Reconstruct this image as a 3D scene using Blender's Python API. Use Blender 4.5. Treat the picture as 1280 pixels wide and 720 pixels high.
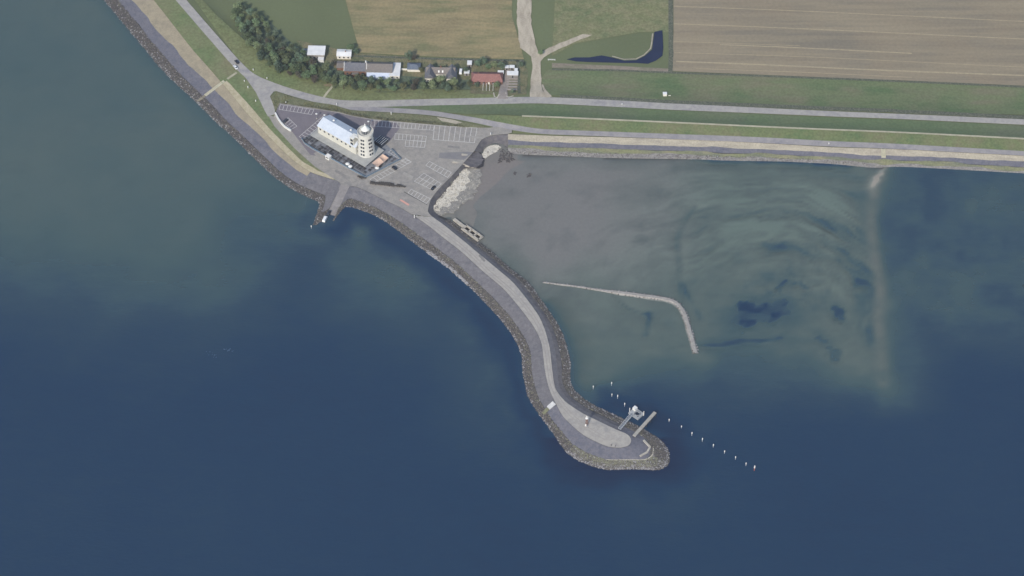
import bpy, bmesh, math, random
import numpy as np
from mathutils import Vector, Matrix, geometry
random.seed(7); RNG = np.random.default_rng(11)
for o in list(bpy.data.objects): bpy.data.objects.remove(o)
SC = bpy.context.scene; COL = SC.collection
R = math.radians

# ------------------------------------------------------------------ camera, sky, sun, exposure
ELEV = R(48); DIST = 1530.0; FPX = 3011.0
CAM = np.array([0.0, -DIST*math.cos(ELEV), DIST*math.sin(ELEV)])
cd = bpy.data.cameras.new('camera'); cam = bpy.data.objects.new('camera', cd); COL.objects.link(cam)
cam.location = CAM; cam.rotation_euler = (R(90)-ELEV, 0, 0)
cd.sensor_width = 36; cd.lens = 36*FPX/1280; cd.clip_start = 1; cd.clip_end = 30000
SC.camera = cam
SUN_EL = R(37.0); SUN_AZ = math.atan2(-0.365, -0.931)      # direction towards the sun, from +Y clockwise
w = bpy.data.worlds.new('World'); SC.world = w; w.use_nodes = True
nt = w.node_tree; nt.nodes.clear()
sky = nt.nodes.new('ShaderNodeTexSky'); sky.sky_type = 'NISHITA'; sky.sun_disc = False
sky.sun_elevation = SUN_EL; sky.sun_rotation = SUN_AZ; sky.altitude = 0
bg = nt.nodes.new('ShaderNodeBackground'); bg.inputs[1].default_value = 0.12
wo = nt.nodes.new('ShaderNodeOutputWorld'); nt.links.new(sky.outputs[0], bg.inputs[0]); nt.links.new(bg.outputs[0], wo.inputs[0])
sl = bpy.data.lights.new('sun', 'SUN'); sl.energy = 2.55; sl.angle = R(0.5); sl.color = (1, .93, .82)
so = bpy.data.objects.new('sun', sl); COL.objects.link(so)
sd = Vector((math.sin(SUN_AZ)*math.cos(SUN_EL), math.cos(SUN_AZ)*math.cos(SUN_EL), math.sin(SUN_EL)))
so.rotation_euler = sd.to_track_quat('Z', 'Y').to_euler(); so.location = sd*800
SC.view_settings.view_transform = 'Standard'; SC.view_settings.look = 'None'
SC.view_settings.exposure = 0.55; SC.view_settings.gamma = 1; SC.view_settings.use_curve_mapping = False

HAZE_D = 3.4e-5
# ------------------------------------------------------------------ helpers
def lin(c):
    c = c/255.0
    return c/12.92 if c <= .04045 else ((c+.055)/1.055)**2.4
def S(r, g, b, k=1.0): return (lin(r)*k, lin(g)*k, lin(b)*k, 1)

FW = np.array([0, math.cos(ELEV), -math.sin(ELEV)]); UP = np.array([0, math.sin(ELEV), math.cos(ELEV)])
def un(px, py, z=4.0):
    """survey: world point at height z seen at photo position (1280x720)"""
    d = FW*FPX + np.array([px-640.0, 0, 0]) + UP*(360.0-py)
    t = (z-CAM[2])/d[2]
    return CAM + d*t

def seg_dist(P, A, B):
    ab = B-A; L2 = (ab**2).sum()+1e-9
    t = np.clip(((P-A)@ab)/L2, 0, 1)
    return np.sqrt(((P-(A+t[:, None]*ab))**2).sum(1)), t
def poly_dist(P, pts, closed=False):
    pts = np.asarray(pts)[:, :2]; d = np.full(len(P), 1e9)
    n = len(pts)
    for i in range(n if closed else n-1):
        d = np.minimum(d, seg_dist(P, pts[i], pts[(i+1) % n])[0])
    return d
def inside(P, poly):
    poly = np.asarray(poly)[:, :2]; x, y = P[:, 0], P[:, 1]; r = np.zeros(len(P), bool); n = len(poly)
    for i in range(n):
        x1, y1 = poly[i]; x2, y2 = poly[(i+1) % n]
        if y1 == y2: continue
        c = ((y1 > y) != (y2 > y)) & (x < (x2-x1)*(y-y1)/(y2-y1)+x1)
        r ^= c
    return r
def hash2(ix, iy, s):
    h = (ix.astype(np.int64)*374761393 + iy.astype(np.int64)*668265263 + s*1274126177) & 0xffffffff
    h = ((h ^ (h >> 13))*1274126177) & 0xffffffff
    return ((h ^ (h >> 16)) & 0xffff)/65535.0
def vnoise(x, y, s=0):
    ix, iy = np.floor(x), np.floor(y); fx, fy = x-ix, y-iy
    fx = fx*fx*(3-2*fx); fy = fy*fy*(3-2*fy)
    a, b, c, d = hash2(ix, iy, s), hash2(ix+1, iy, s), hash2(ix, iy+1, s), hash2(ix+1, iy+1, s)
    return (a*(1-fx)+b*fx)*(1-fy)+(c*(1-fx)+d*fx)*fy
def fbm(x, y, sc, octv=4, s=0):
    v = np.zeros(len(x)); a = .5; t = 0
    for k in range(octv):
        v += a*vnoise(x/sc, y/sc, s+k*17); t += a; a *= .5; sc *= .5
    return v/t
def sstep(a, b, x):
    t = np.clip((x-a)/(b-a), 0, 1); return t*t*(3-2*t)
def ctrl(p):
    a, b, c, d = p; return a

# ------------------------------------------------------------------ materials
MATS = {}
def mat(name, base, c2=None, scale=4, c3=None, scale3=30, rough=.85, spec=.2, amt=1.0, bump=0, stretch=None, rot=0, metal=0, grain=None, gscale=1.0, rnd=None, leaf=False):
    """procedural material: base mixed with c2 by small noise, c3 by large noise, plus fine grain"""
    if name in MATS: return MATS[name]
    m = bpy.data.materials.new(name); m.use_nodes = True; n = m.node_tree.nodes; l = m.node_tree.links; n.clear()
    out = n.new('ShaderNodeOutputMaterial'); b = n.new('ShaderNodeBsdfPrincipled'); l.new(b.outputs[0], out.inputs[0])
    b.inputs['Roughness'].default_value = rough; b.inputs['Specular IOR Level'].default_value = spec; b.inputs['Metallic'].default_value = metal
    tc = n.new('ShaderNodeTexCoord'); vec = tc.outputs['Object']
    if stretch:
        mp = n.new('ShaderNodeMapping'); mp.inputs['Rotation'].default_value = (0, 0, rot); mp.inputs['Scale'].default_value = stretch
        l.new(vec, mp.inputs[0]); vec2 = mp.outputs[0]
    else: vec2 = vec
    cur = None
    def noise(v, sc, det=4, lo=.35, hi=.65):
        t = n.new('ShaderNodeTexNoise'); t.inputs['Scale'].default_value = 1.0/sc; t.inputs['Detail'].default_value = det
        l.new(v, t.inputs['Vector'])
        r = n.new('ShaderNodeMapRange'); r.inputs[1].default_value = lo; r.inputs[2].default_value = hi
        l.new(t.outputs[0], r.inputs[0]); return r.outputs[0], t.outputs[0]
    def mix(fac, a, bb):
        x = n.new('ShaderNodeMix'); x.data_type = 'RGBA'
        if hasattr(fac, 'is_linked'): l.new(fac, x.inputs[0])
        else: x.inputs[0].default_value = fac
        for k, v in ((6, a), (7, bb)):
            if isinstance(v, tuple): x.inputs[k].default_value = v
            else: l.new(v, x.inputs[k])
        return x.outputs[2]
    cur = base
    if c3 is not None: cur = mix(noise(vec, scale3, 5, .4, .62)[0], cur, c3)
    if c2 is not None: cur = mix(noise(vec2, scale, 5)[0], cur, c2)
    if grain:
        f, _ = noise(vec, gscale, 2, .3, .7)
        hs = n.new('ShaderNodeHueSaturation'); mr = n.new('ShaderNodeMapRange'); mr.inputs[3].default_value = 1-grain; mr.inputs[4].default_value = 1+grain
        l.new(f, mr.inputs[0]); l.new(mr.outputs[0], hs.inputs['Value'])
        if isinstance(cur, tuple): hs.inputs['Color'].default_value = cur
        else: l.new(cur, hs.inputs['Color'])
        cur = hs.outputs[0]
    if rnd:
        oi = n.new('ShaderNodeObjectInfo'); hs = n.new('ShaderNodeHueSaturation'); mr = n.new('ShaderNodeMapRange')
        mr.inputs[3].default_value = 1-rnd; mr.inputs[4].default_value = 1+rnd; l.new(oi.outputs['Random'], mr.inputs[0]); l.new(mr.outputs[0], hs.inputs['Value'])
        mh = n.new('ShaderNodeMapRange'); mh.inputs[3].default_value = .46; mh.inputs[4].default_value = .525
        ml = n.new('ShaderNodeMath'); ml.operation = 'MULTIPLY'; ml.inputs[1].default_value = 7.31; mf = n.new('ShaderNodeMath'); mf.operation = 'FRACT'
        l.new(oi.outputs['Random'], ml.inputs[0]); l.new(ml.outputs[0], mf.inputs[0]); l.new(mf.outputs[0], mh.inputs[0]); l.new(mh.outputs[0], hs.inputs['Hue'])
        if isinstance(cur, tuple): hs.inputs['Color'].default_value = cur
        else: l.new(cur, hs.inputs['Color'])
        cur = hs.outputs[0]
    if isinstance(cur, tuple): b.inputs['Base Color'].default_value = cur
    else: l.new(cur, b.inputs['Base Color'])
    if bump:
        f, raw = noise(vec, gscale, 3)
        bp = n.new('ShaderNodeBump'); bp.inputs['Strength'].default_value = bump; bp.inputs['Distance'].default_value = .3
        l.new(raw, bp.inputs['Height']); l.new(bp.outputs[0], b.inputs['Normal'])
    if leaf:
        tl = n.new('ShaderNodeBsdfTranslucent'); ms = n.new('ShaderNodeMixShader'); ms.inputs[0].default_value = .35
        if isinstance(cur, tuple): tl.inputs[0].default_value = cur
        else: l.new(cur, tl.inputs[0])
        l.new(b.outputs[0], ms.inputs[1]); l.new(tl.outputs[0], ms.inputs[2]); l.new(ms.outputs[0], out.inputs[0])
    MATS[name] = m; return m

# ------------------------------------------------------------------ object helpers
class MB:
    def __init__(s): s.v = []; s.f = []; s.m = []
    def add(s, vs, fs, mi=0):
        o = len(s.v); s.v += [tuple(p) for p in vs]; s.f += [tuple(i+o for i in f) for f in fs]; s.m += [mi]*len(fs); return s
    def box(s, c, d, rz=0, mi=0, taper=1.0):
        x, y, z = d[0]/2, d[1]/2, d[2]; ca, sa = math.cos(rz), math.sin(rz); vs = []
        for k, t in ((0, 1), (z, taper)):
            for (a, b) in ((-x, -y), (x, -y), (x, y), (-x, y)):
                a *= t; b *= t; vs.append((c[0]+a*ca-b*sa, c[1]+a*sa+b*ca, c[2]+k))
        return s.add(vs, [(3, 2, 1, 0), (4, 5, 6, 7), (0, 1, 5, 4), (1, 2, 6, 5), (2, 3, 7, 6), (3, 0, 4, 7)], mi)
    def lathe(s, c, prof, n=24, mi=0):
        vs = []; fs = []
        for (r, z) in prof:
            for k in range(n):
                a = 2*math.pi*k/n; vs.append((c[0]+r*math.cos(a), c[1]+r*math.sin(a), c[2]+z))
        for j in range(len(prof)-1):
            for k in range(n):
                k2 = (k+1) % n; fs.append((j*n+k, j*n+k2, (j+1)*n+k2, (j+1)*n+k))
        fs.append(tuple(reversed(range(n)))); fs.append(tuple((len(prof)-1)*n+k for k in range(n)))
        return s.add(vs, fs, mi)
    def beam(s, a, b, w, h=None, mi=0):
        a, b = Vector(a), Vector(b); h = h or w; d = (b-a).normalized()
        up = Vector((0, 0, 1)) if abs(d.z) < .95 else Vector((1, 0, 0))
        x = d.cross(up).normalized()*w/2; y = x.cross(d).normalized()*h/2
        vs = [p+q for p in (a, b) for q in (-x-y, x-y, x+y, -x+y)]
        return s.add(vs, [(3, 2, 1, 0), (4, 5, 6, 7), (0, 1, 5, 4), (1, 2, 6, 5), (2, 3, 7, 6), (3, 0, 4, 7)], mi)
    def prism(s, poly, z0, z1, mi=0):
        n = len(poly); vs = [(p[0], p[1], z0) for p in poly]+[(p[0], p[1], z1) for p in poly]
        ar = sum(poly[i][0]*poly[(i+1) % n][1]-poly[(i+1) % n][0]*poly[i][1] for i in range(n))
        fs = [tuple(range(n, 2*n)), tuple(reversed(range(n)))]+[(i, (i+1) % n, (i+1) % n+n, i+n) for i in range(n)]
        if ar < 0: fs = [tuple(reversed(f)) for f in fs]
        return s.add(vs, fs, mi)
    def build(s, name, mats, parent=None, loc=None, rz=0, smooth=False):
        me = bpy.data.meshes.new(name); me.from_pydata(s.v, [], s.f)
        for m in (mats if isinstance(mats, (list, tuple)) else [mats]): me.materials.append(m)
        me.polygons.foreach_set('material_index', s.m)
        if smooth: me.polygons.foreach_set('use_smooth', [True]*len(s.f))
        me.update(); return link(name, me, parent, loc, rz)
def link(name, me, parent=None, loc=None, rz=0):
    o = bpy.data.objects.new(name, me); COL.objects.link(o)
    if parent is not None: o.parent = parent
    if loc is not None: o.location = loc
    o.rotation_euler.z = rz; return o
def npmesh(name, V, F, m, smooth=True):
    V = np.asarray(V, dtype=np.float32); F = np.asarray(F, dtype=np.int32); k = F.shape[1]
    me = bpy.data.meshes.new(name); me.vertices.add(len(V)); me.vertices.foreach_set('co', V.ravel())
    me.loops.add(F.size); me.loops.foreach_set('vertex_index', F.ravel())
    me.polygons.add(len(F)); me.polygons.foreach_set('loop_start', np.arange(0, F.size, k, dtype=np.int32)); me.polygons.foreach_set('loop_total', np.full(len(F), k, dtype=np.int32))
    me.polygons.foreach_set('use_smooth', np.full(len(F), smooth)); me.update(calc_edges=True); me.validate()
    for mm in (m if isinstance(m, (list, tuple)) else [m]): me.materials.append(mm)
    return link(name, me)
def thing(name, label, cat, loc=(0, 0, 0), rz=0, group=None):
    o = bpy.data.objects.new(name, None); COL.objects.link(o); o.empty_display_size = .5
    o.location = loc; o.rotation_euler = (0, 0, rz); return tag(o, label, cat, group)
def tag(o, label, cat, group=None):
    o['label'] = label; o['category'] = cat
    if group: o['group'] = group
    return o
def struct(o, kind='structure'): o['kind'] = kind; return o
def dup(root, loc, rz=0, label=None, scale=None):
    def cp(o, par):
        c = o.copy(); COL.objects.link(c); c.parent = par
        for ch in o.children: cp(ch, c)
        return c
    r = cp(root, None); r.location = loc; r.rotation_euler = (0, 0, rz)
    if scale: r.scale = scale
    if label: r['label'] = label
    return r

# ------------------------------------------------------------------ survey lines of the coast (photo positions -> metres)
def catmull(P, step):
    P = np.asarray(P, float); out = []
    Q = np.vstack([2*P[0]-P[1], P, 2*P[-1]-P[-2]])
    for i in range(1, len(Q)-2):
        L = np.linalg.norm((Q[i+1]-Q[i])[:2]); n = max(1, int(L/step))
        for k in range(n):
            t = k/n; a, b, c, d = Q[i-1], Q[i], Q[i+1], Q[i+2]
            out.append(.5*((2*b)+(c-a)*t+(2*a-5*b+4*c-d)*t*t+(3*b-a-3*c+d)*t**3))
    out.append(P[-1]); return np.array(out)
class Loft:
    def __init__(s, pairs, zl=0.0, zt=4.0, step=2.0):
        rows = []
        for p in pairs:
            a, b = p[0], p[1]; l = p[2] if len(p) > 2 else zl
            rows.append(np.concatenate([un(a[0], a[1], l), un(b[0], b[1], zt)]))
        rows = np.array(rows); mid = (rows[:, :3]+rows[:, 3:])/2
        # resample on the longer side
        Q = np.vstack([2*rows[0]-rows[1], rows, 2*rows[-1]-rows[-2]]); out = []; s.idx = [0]
        for i in range(1, len(Q)-2):
            L = max(np.linalg.norm((Q[i+1]-Q[i])[:2]), np.linalg.norm((Q[i+1]-Q[i])[3:5])); n = max(1, int(L/step))
            for k in range(n):
                t = k/n; a, b, c, d = Q[i-1], Q[i], Q[i+1], Q[i+2]
                cr = .5*((2*b)+(c-a)*t+(2*a-5*b+4*c-d)*t*t+(3*b-a-3*c+d)*t**3)
                out.append(cr*.75+(b*(1-t)+c*t)*.25)
            s.idx.append(len(out))
        out.append(rows[-1]); out = np.array(out); s.L = out[:, :3]; s.T = out[:, 3:]; s.n = len(out)
    def pt(s, u, f):
        i = np.clip(np.floor(u).astype(int), 0, s.n-2); t = (u-i)[:, None]
        l = s.L[i]*(1-t)+s.L[i+1]*t; r = s.T[i]*(1-t)+s.T[i+1]*t
        return l*(1-f[:, None])+r*f[:, None]
    def strip(s, name, f0, f1, m, n=5, u0=0, u1=None, wob=.0, rough=.0, lift=0, seed=0):
        u1 = s.n-1 if u1 is None else u1; us = np.arange(u0, u1+1).astype(float); V = []
        q = (us-us[0])/max(1, us[-1]-us[0])
        g = lambda v: (v[0]*(1-q)+v[1]*q) if isinstance(v, tuple) else np.full(len(us), v)
        a, b = g(f0), g(f1)
        w0 = wob*(fbm(us, us*0+3, 9, 3, seed)-.5); 
        def wobf(base, off):
            return np.where((base < .01) | (base > .99), base, base+wob*2*(fbm(us, us*0+off, 8, 3, int(off))-.5))
        a = wobf(a, 5+round(float(a[0])*10)); b = wobf(b, 5+round(float(b[0])*10))
        for k in range(n+1):
            f = a+(b-a)*k/n; p = s.pt(us, f)
            if rough: p[:, 2] += rough*(vnoise(p[:, 0]/1.3, p[:, 1]/1.3, 3)-.5)
            p[:, 2] += lift; V.append(p)
        V = np.array(V); m1 = len(us); i, j = np.meshgrid(np.arange(n), np.arange(m1-1), indexing='ij'); b0 = (i*m1+j).ravel()
        F = np.stack([b0, b0+1, b0+m1+1, b0+m1], 1)
        V = V.reshape(-1, 3)
        p0, p1, p2 = V[F[len(F)//2][0]], V[F[len(F)//2][1]], V[F[len(F)//2][2]]
        if np.cross(p1-p0, p2-p0)[2] < 0: F = F[:, ::-1]
        return struct(npmesh(name, V, F, m))

COAST_W = Loft([((40,-110),(110,-100)),((130,0),(192,0)),((180,60),(237.5,58)),((207.5,92.5),(262,86)),((247.5,130),(286,114)),((270,152.5),(305,137.5)),
  ((292.5,172.5),(322,156)),((317.5,197.5),(345,180)),((345,222.5),(366,200)),((368,238),(388,215)),((388,248),(408,222)),((399,253),(420,225.5)),((398,262),(424,228)),((391.5,282),(425.7,230.5)),((397,280),(426,231)),((404,275),(427,231.5))])
PIER = Loft([((416,277),(436.5,233)),((424,266),(440,233)),((432.5,258),(445,233.75)),((447,261),(456,238)),((470,270),(475,247.5)),((490,282.5),(498,258.5)),((510,297.5),(517.5,270)),
  ((525,309),(535,282)),((545,322.5),(555,298)),((565,337.5),(578,316)),((590,361),(603,339)),((610,382),(630,362)),((630,404),(652,388)),((645,427),(668,410)),((652.5,445),(677,430)),
  ((654,467),(681,462)),((660,495),(686,485)),((672,515),(695,505)),((683,530),(704,521)),((696,548),(718,535)),((708,565),(730,544.5)),((727.5,577.5),(744,552)),((757,586.5),(760,558.5)),
  ((792,586),(774,560)),((822,587),(784,558)),((835,580),(787.5,555)),((836.5,567),(789,551)),((828,552.5),(787,546)),((810,540),(782,542)),((792.5,530),(770,537)),((765,517),(750,527.5)),
  ((740,505),(727,516)),((720,490),(706,501.5)),((712.5,475),(694,485)),((713,455),(690,460)),((710,440),(687.5,437)),((705,422),(682,415)),((697,405),(674,396)),((680,380),(660,376)),
  ((660,353),(641,353)),((637,335),(620,335)),((615,315),(597,316)),((600,304),(584,305)),((582,290),(568,292)),((567,278),(555,281.5)),((552,270,.3),(541,271.5))])
EDGE = Loft([((552,270,.3),(541,271.5)),((544.5,262,.8),(535,264.5)),((546,252,1),(538.5,250)),((556,240,1),(549,236)),((570,224,1),(564,221)),((584,209,1),(578,205.5))])
EDGE2 = Loft([((601,191,1),(593,189)),((610,181,1),(602,175)),((622,179,1),(615,169.5)),((635,184,.6),(635,167.5))])
NORTH = Loft([((635,192,.2),(635,167.5)),((660,193.5),(660,168.5)),((700,195),(700,170)),((765,197.5),(765,171.5)),((860,199),(840,174)),((915,201),(915,177)),((980,202),(980,180.5)),
  ((1040,205),(1040,184)),((1090,209.5),(1090,185.5)),((1140,209),(1140,187.5)),((1320,219),(1320,197)),((1560,232),(1560,210))])
FAR_NW = np.array([-3500, 5200, 0]); FAR_NE = np.array([9000, 1500, 0])
def U(pts, z=4.0): return np.array([un(p[0], p[1], z) for p in pts])
LPOLY = np.vstack([[(-9000, 9000, 0)], COAST_W.L[:], U([(407,268),(414,275)], 0), PIER.L, EDGE.L, U([(597,207),(603,196)], .5), EDGE2.L, NORTH.L, [(9000, NORTH.L[-1][1]-1500, 0)], [(9000, 9000, 0)]])[:, :2]
TPOLY = np.vstack([[(-9000, 9000, 0)], COAST_W.T, PIER.T, EDGE.T, EDGE2.T, NORTH.T, [(9000, NORTH.T[-1][1]-1500, 0)], [(9000, 9000, 0)]])[:, :2]
SLINE = U([(-150,-260),(150,-90),(262,20),(300,52),(330,76),(370,97),(410,110),(470,116),(560,118.5),(615,119),(650,117),(690,118),(770,122),(840,127),(900,129.5),(1040,135.5),(1140,140),(1400,153),(1900,178)])[:, :2]
CREST = U([(560,141),(652,145),(772,150),(840,153),(990,160),(1140,166.5),(1400,179),(1900,203)], 6.4)[:, :2]
def north_of(P):
    y = np.interp(P[:, 0], SLINE[:, 0], SLINE[:, 1]); s = np.where(P[:, 1] > y, 1.0, -1.0)
    return s*poly_dist(P, SLINE)
def H(P):
    """height of the finished land surface (inside the coast platform)"""
    P = np.atleast_2d(np.asarray(P, float))[:, :2]
    h = 4.0-2.0*sstep(0, 11, north_of(P))
    d = poly_dist(P, CREST); south = P[:, 1] < np.interp(P[:, 0], CREST[:, 0], CREST[:, 1])
    wdt = np.where(south, 12.0, 8.5); x0 = CREST[0, 0]
    return h+2.4*(1-sstep(0, 1, d/wdt))*sstep(x0+2, x0+45, P[:, 0])
def G(px, py):
    z = 4.0
    for _ in range(5):
        p = un(px, py, z); z = float(H(p[None])[0])
    return np.array([p[0], p[1], z])
def GP(pts): return np.array([G(*p) for p in pts])

# ------------------------------------------------------------------ sheets draped on the land
def sheet(name, poly, m, off=.15, step=7.0, zf=None, jit=.0, dens=4.0, kind='structure'):
    poly = np.asarray(poly, float)[:, :2]; B = []
    n = len(poly)
    for i in range(n):
        a, b = poly[i], poly[(i+1) % n]; L = np.linalg.norm(b-a); k = max(1, int(L/dens))
        nrm = np.array([-(b-a)[1], (b-a)[0]])/(L+1e-9)
        for q in range(k):
            j = 0 if q == 0 else jit*(random.random()-.5)*2
            B.append(a+(b-a)*q/k+nrm*j)
    B = np.array(B); mn, mx = B.min(0), B.max(0)
    gx, gy = np.meshgrid(np.arange(mn[0], mx[0], step), np.arange(mn[1], mx[1], step)); I = np.stack([gx.ravel(), gy.ravel()], 1)+step*.23
    if len(I):
        I = I[inside(I, B)]
        if len(I): I = I[poly_dist(I, B, True) > step*.35]
    vs = [Vector(p) for p in B]+[Vector(p) for p in I]; nb = len(B)
    r = geometry.delaunay_2d_cdt(vs, [(i, (i+1) % nb) for i in range(nb)], [list(range(nb))], 1, 1e-4)
    V = np.array([(v.x, v.y) for v in r[0]]); F = [f for f in r[2] if len(f) == 3]
    z = (zf or H)(V)+off
    F = np.array(F); a, b, c = V[F[:, 0]], V[F[:, 1]], V[F[:, 2]]
    neg = ((b-a)[:, 0]*(c-a)[:, 1]-(b-a)[:, 1]*(c-a)[:, 0]) < 0; F[neg] = F[neg][:, ::-1]
    o = npmesh(name, np.column_stack([V, z]), F, m); o['kind'] = kind; return o
def ribbon_poly(pts, wl, wr=None):
    P = catmull(np.asarray(pts)[:, :2], 5.0); t = np.gradient(P, axis=0); t /= np.linalg.norm(t, axis=1)[:, None]+1e-9
    n = np.column_stack([-t[:, 1], t[:, 0]])
    wl = np.interp(np.linspace(0, 1, len(P)), np.linspace(0, 1, len(np.atleast_1d(wl))), np.atleast_1d(wl))[:, None]
    return np.vstack([P+n*wl/2, (P-n*wl/2)[::-1]])
def zflat(z): return lambda V: np.full(len(V), z)

# ------------------------------------------------------------------ setting materials
M_GRASS = mat('grass', S(99,112,74), S(114,121,84), 9, S(116,116,82), 45, grain=.22, gscale=1.6, bump=.4)
M_GRASSD = mat('grass_lush', S(98,114,76), S(114,121,86), 7, S(118,116,88), 30, grain=.16, gscale=1.6, bump=.4)
M_DIKEN = mat('dike_grass_dark', S(88,106,75), S(98,110,80), 8, S(98,104,84), 40, grain=.12, gscale=1.8, stretch=(.25,1,1), rot=.03)
M_DIKES = mat('dike_grass_light', S(86,104,70), S(104,113,78), 5, S(112,110,84), 26, grain=.18, gscale=1.5)
M_FIELDG = mat('field_grass', S(86,105,72), S(104,114,82), 6, S(115,112,90), 34, grain=.14, gscale=1.7, stretch=(.18,1,1), rot=.06)
M_STUB = mat('stubble_field', S(130,119,101), S(142,131,110), 4.5, S(121,114,100), 42, grain=.07, gscale=2.2, stretch=(.06,1,1), rot=.075)
M_STUB2 = mat('dry_field', S(128,118,90), S(146,133,100), 5, S(112,113,82), 34, grain=.12, gscale=2, stretch=(.2,1,1), rot=.02)
M_FALLOW = mat('fallow_soil', S(131,120,110), S(118,116,96), 6, S(140,128,116), 30, grain=.15, gscale=1.5, stretch=(.3,1,1))
M_ROAD = mat('road_asphalt', S(153,150,146), S(163,159,153), 4, S(141,139,140), 22, grain=.08, gscale=1.2)
M_LOT = mat('car_park_asphalt', S(142,138,132), S(151,146,139), 3.5, S(129,126,124), 24, grain=.09, gscale=1.1)
M_LOTD = mat('dark_asphalt', S(108,103,110), S(118,112,117), 6, S(114,109,114), 30, grain=.06, gscale=1.1)
M_PIERR = mat('pier_concrete', S(157,152,146), S(166,161,153), 3, S(147,144,141), 18, grain=.08, gscale=1.2)
M_SLATE = mat('revetment_stone', S(103,101,105), S(113,111,114), 3, S(95,95,101), 22, grain=.14, gscale=1.1, bump=.3)
M_SLATED = mat('revetment_dark', S(97,98,108), S(108,107,114), 3, S(91,93,104), 25, grain=.14, gscale=1.1, bump=.3)
M_ASPHD = mat('asphalt_slope', S(92,89,92), S(104,101,102), 3, S(80,79,86), 18, grain=.15, gscale=1.2)
M_ROCKBASE = mat('rock_bed', S(68,65,68), S(80,77,75), 1.6, S(88,86,76), 14, grain=.3, gscale=.8, bump=.6)
M_SAND = mat('beach_sand', S(143,134,115), S(154,144,123), 5, S(136,128,112), 25, grain=.1, gscale=1.2)
M_SANDW = mat('pale_sand', S(192,186,172), S(206,200,187), 2.2, S(160,155,146), 9, grain=.14, gscale=1.0)
M_SANDN = mat('shore_sand', S(158,151,135), S(172,164,146), 3, S(148,141,129), 30, grain=.15, gscale=1.0, stretch=(.3,1,1))
M_SHOREG = mat('shore_grass', S(122,124,92), S(104,108,92), 4, S(134,130,104), 18, grain=.2, gscale=1.1, stretch=(.3,1,1))
M_PEBBLE = mat('shore_stones', S(138,135,130), S(116,113,112), 1.8, S(134,130,124), 14, grain=.25, gscale=.9, stretch=(.5,1,1))
M_TRACK = mat('sandy_track', S(168,158,142), S(182,172,154), 3, S(152,142,126), 12, grain=.1, gscale=1.1, stretch=(1,.3,1))
M_UNDER = mat('undergrowth', S(80,92,76), S(92,104,84), 4, grain=.25, gscale=1.2)
M_PATHP = mat('pale_path', S(178,172,150), S(160,156,134), 4, grain=.1, gscale=1)
M_PAVE = mat('garden_paving', S(150,142,136), S(138,130,124), 3, grain=.1, gscale=.8)
M_GARDEN = mat('garden_grass', S(104,106,80), S(124,116,90), 4, S(86,94,70), 12, grain=.2, gscale=1)
M_POND = mat('pond_water', S(28,38,66), S(24,34,60), 8, rough=.08, spec=.5)
M_WHITE = mat('white_paint', S(222,220,214), S(205,203,198), 2, rough=.6)
M_LINE = mat('line_paint', S(206,203,198), S(188,185,181), 1.5, rough=.7)
M_PINK = mat('pink_paint', S(208,152,138), S(190,150,138), 1.2)
M_CONC = mat('concrete', S(176,170,158), S(160,154,144), 2, S(186,180,168), 8, grain=.1, gscale=.7)

# ------------------------------------------------------------------ base ground and sea bed: one sheet to the horizon
def axis(lo, hi, step, far):
    a = np.arange(lo, hi+step, step); ext = []; s = step; x = hi+step
    while x < far: s *= 1.35; x += s; ext.append(x)
    low = []; s = step; x = lo
    while x > -far: s *= 1.35; x -= s; low.append(x)
    return np.concatenate([low[::-1], a, ext])
def grid(ax, ay):
    X, Y = np.meshgrid(ax, ay); P = np.stack([X.ravel(), Y.ravel()], 1); nx = len(ax)
    i, j = np.meshgrid(np.arange(len(ay)-1), np.arange(nx-1), indexing='ij'); b = (i*nx+j).ravel()
    return P, np.stack([b, b+1, b+nx+1, b+nx], 1)
BED_PTS = {}
def W0(px, py): return un(px, py, 0)[:2]
# depth picture of the bay: 0 = bare mud at the water's edge, 1 = deep
def gauss(P, px, py, rx, ry, rot=0):
    c = W0(px, py); d = P-c; ca, sa = math.cos(rot), math.sin(rot)
    x = d[:, 0]*ca+d[:, 1]*sa; y = -d[:, 0]*sa+d[:, 1]*ca
    return np.exp(-((x/(rx*.5))**2+(y/(ry*.68))**2))
def stroke(P, pts, wpx):
    d = poly_dist(P, np.array([W0(*p) for p in pts])); return np.exp(-(d/(wpx*.5))**2)
EAST_SHALLOW = np.array([W0(*p) for p in [(552,270),(600,304),(637,335),(680,380),(705,422),(713,455),(716,476),(735,483),(770,470),(815,466),(850,462),(880,452),(930,458),(985,462),(1040,466),(1068,470),(1088,474),(1104,478),(1112,462),(1113,440),(1112,330),(1108,260),(1108,208),(980,190),(640,185),(600,190)]])
MUD = np.array([W0(*p) for p in [(525,262),(545,285),(600,320),(640,350),(664,366),(700,362),(735,362),(768,352),(800,318),(826,280),(846,235),(880,206),(840,190),(640,170),(570,180)]])
WEST_SHALLOW = np.array([W0(*p) for p in [(-600,-300),(300,-300),(440,60),(480,170),(470,225),(455,250),(480,282),(530,312),(585,360),(632,410),(640,470),(628,440),(600,415),(560,385),(500,372),(450,352),(425,310),(380,296),(320,306),(300,335),(250,356),(190,364),(120,352),(-150,330),(-600,330)]])
EAST_RIGHT = np.array([W0(*p) for p in [(1108,205),(1600,228),(1600,430),(1300,440),(1200,430),(1140,420),(1118,400)]])
def sdist(P, poly):
    d = poly_dist(P, poly, True); return np.where(inside(P, poly), d, -d)
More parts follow.
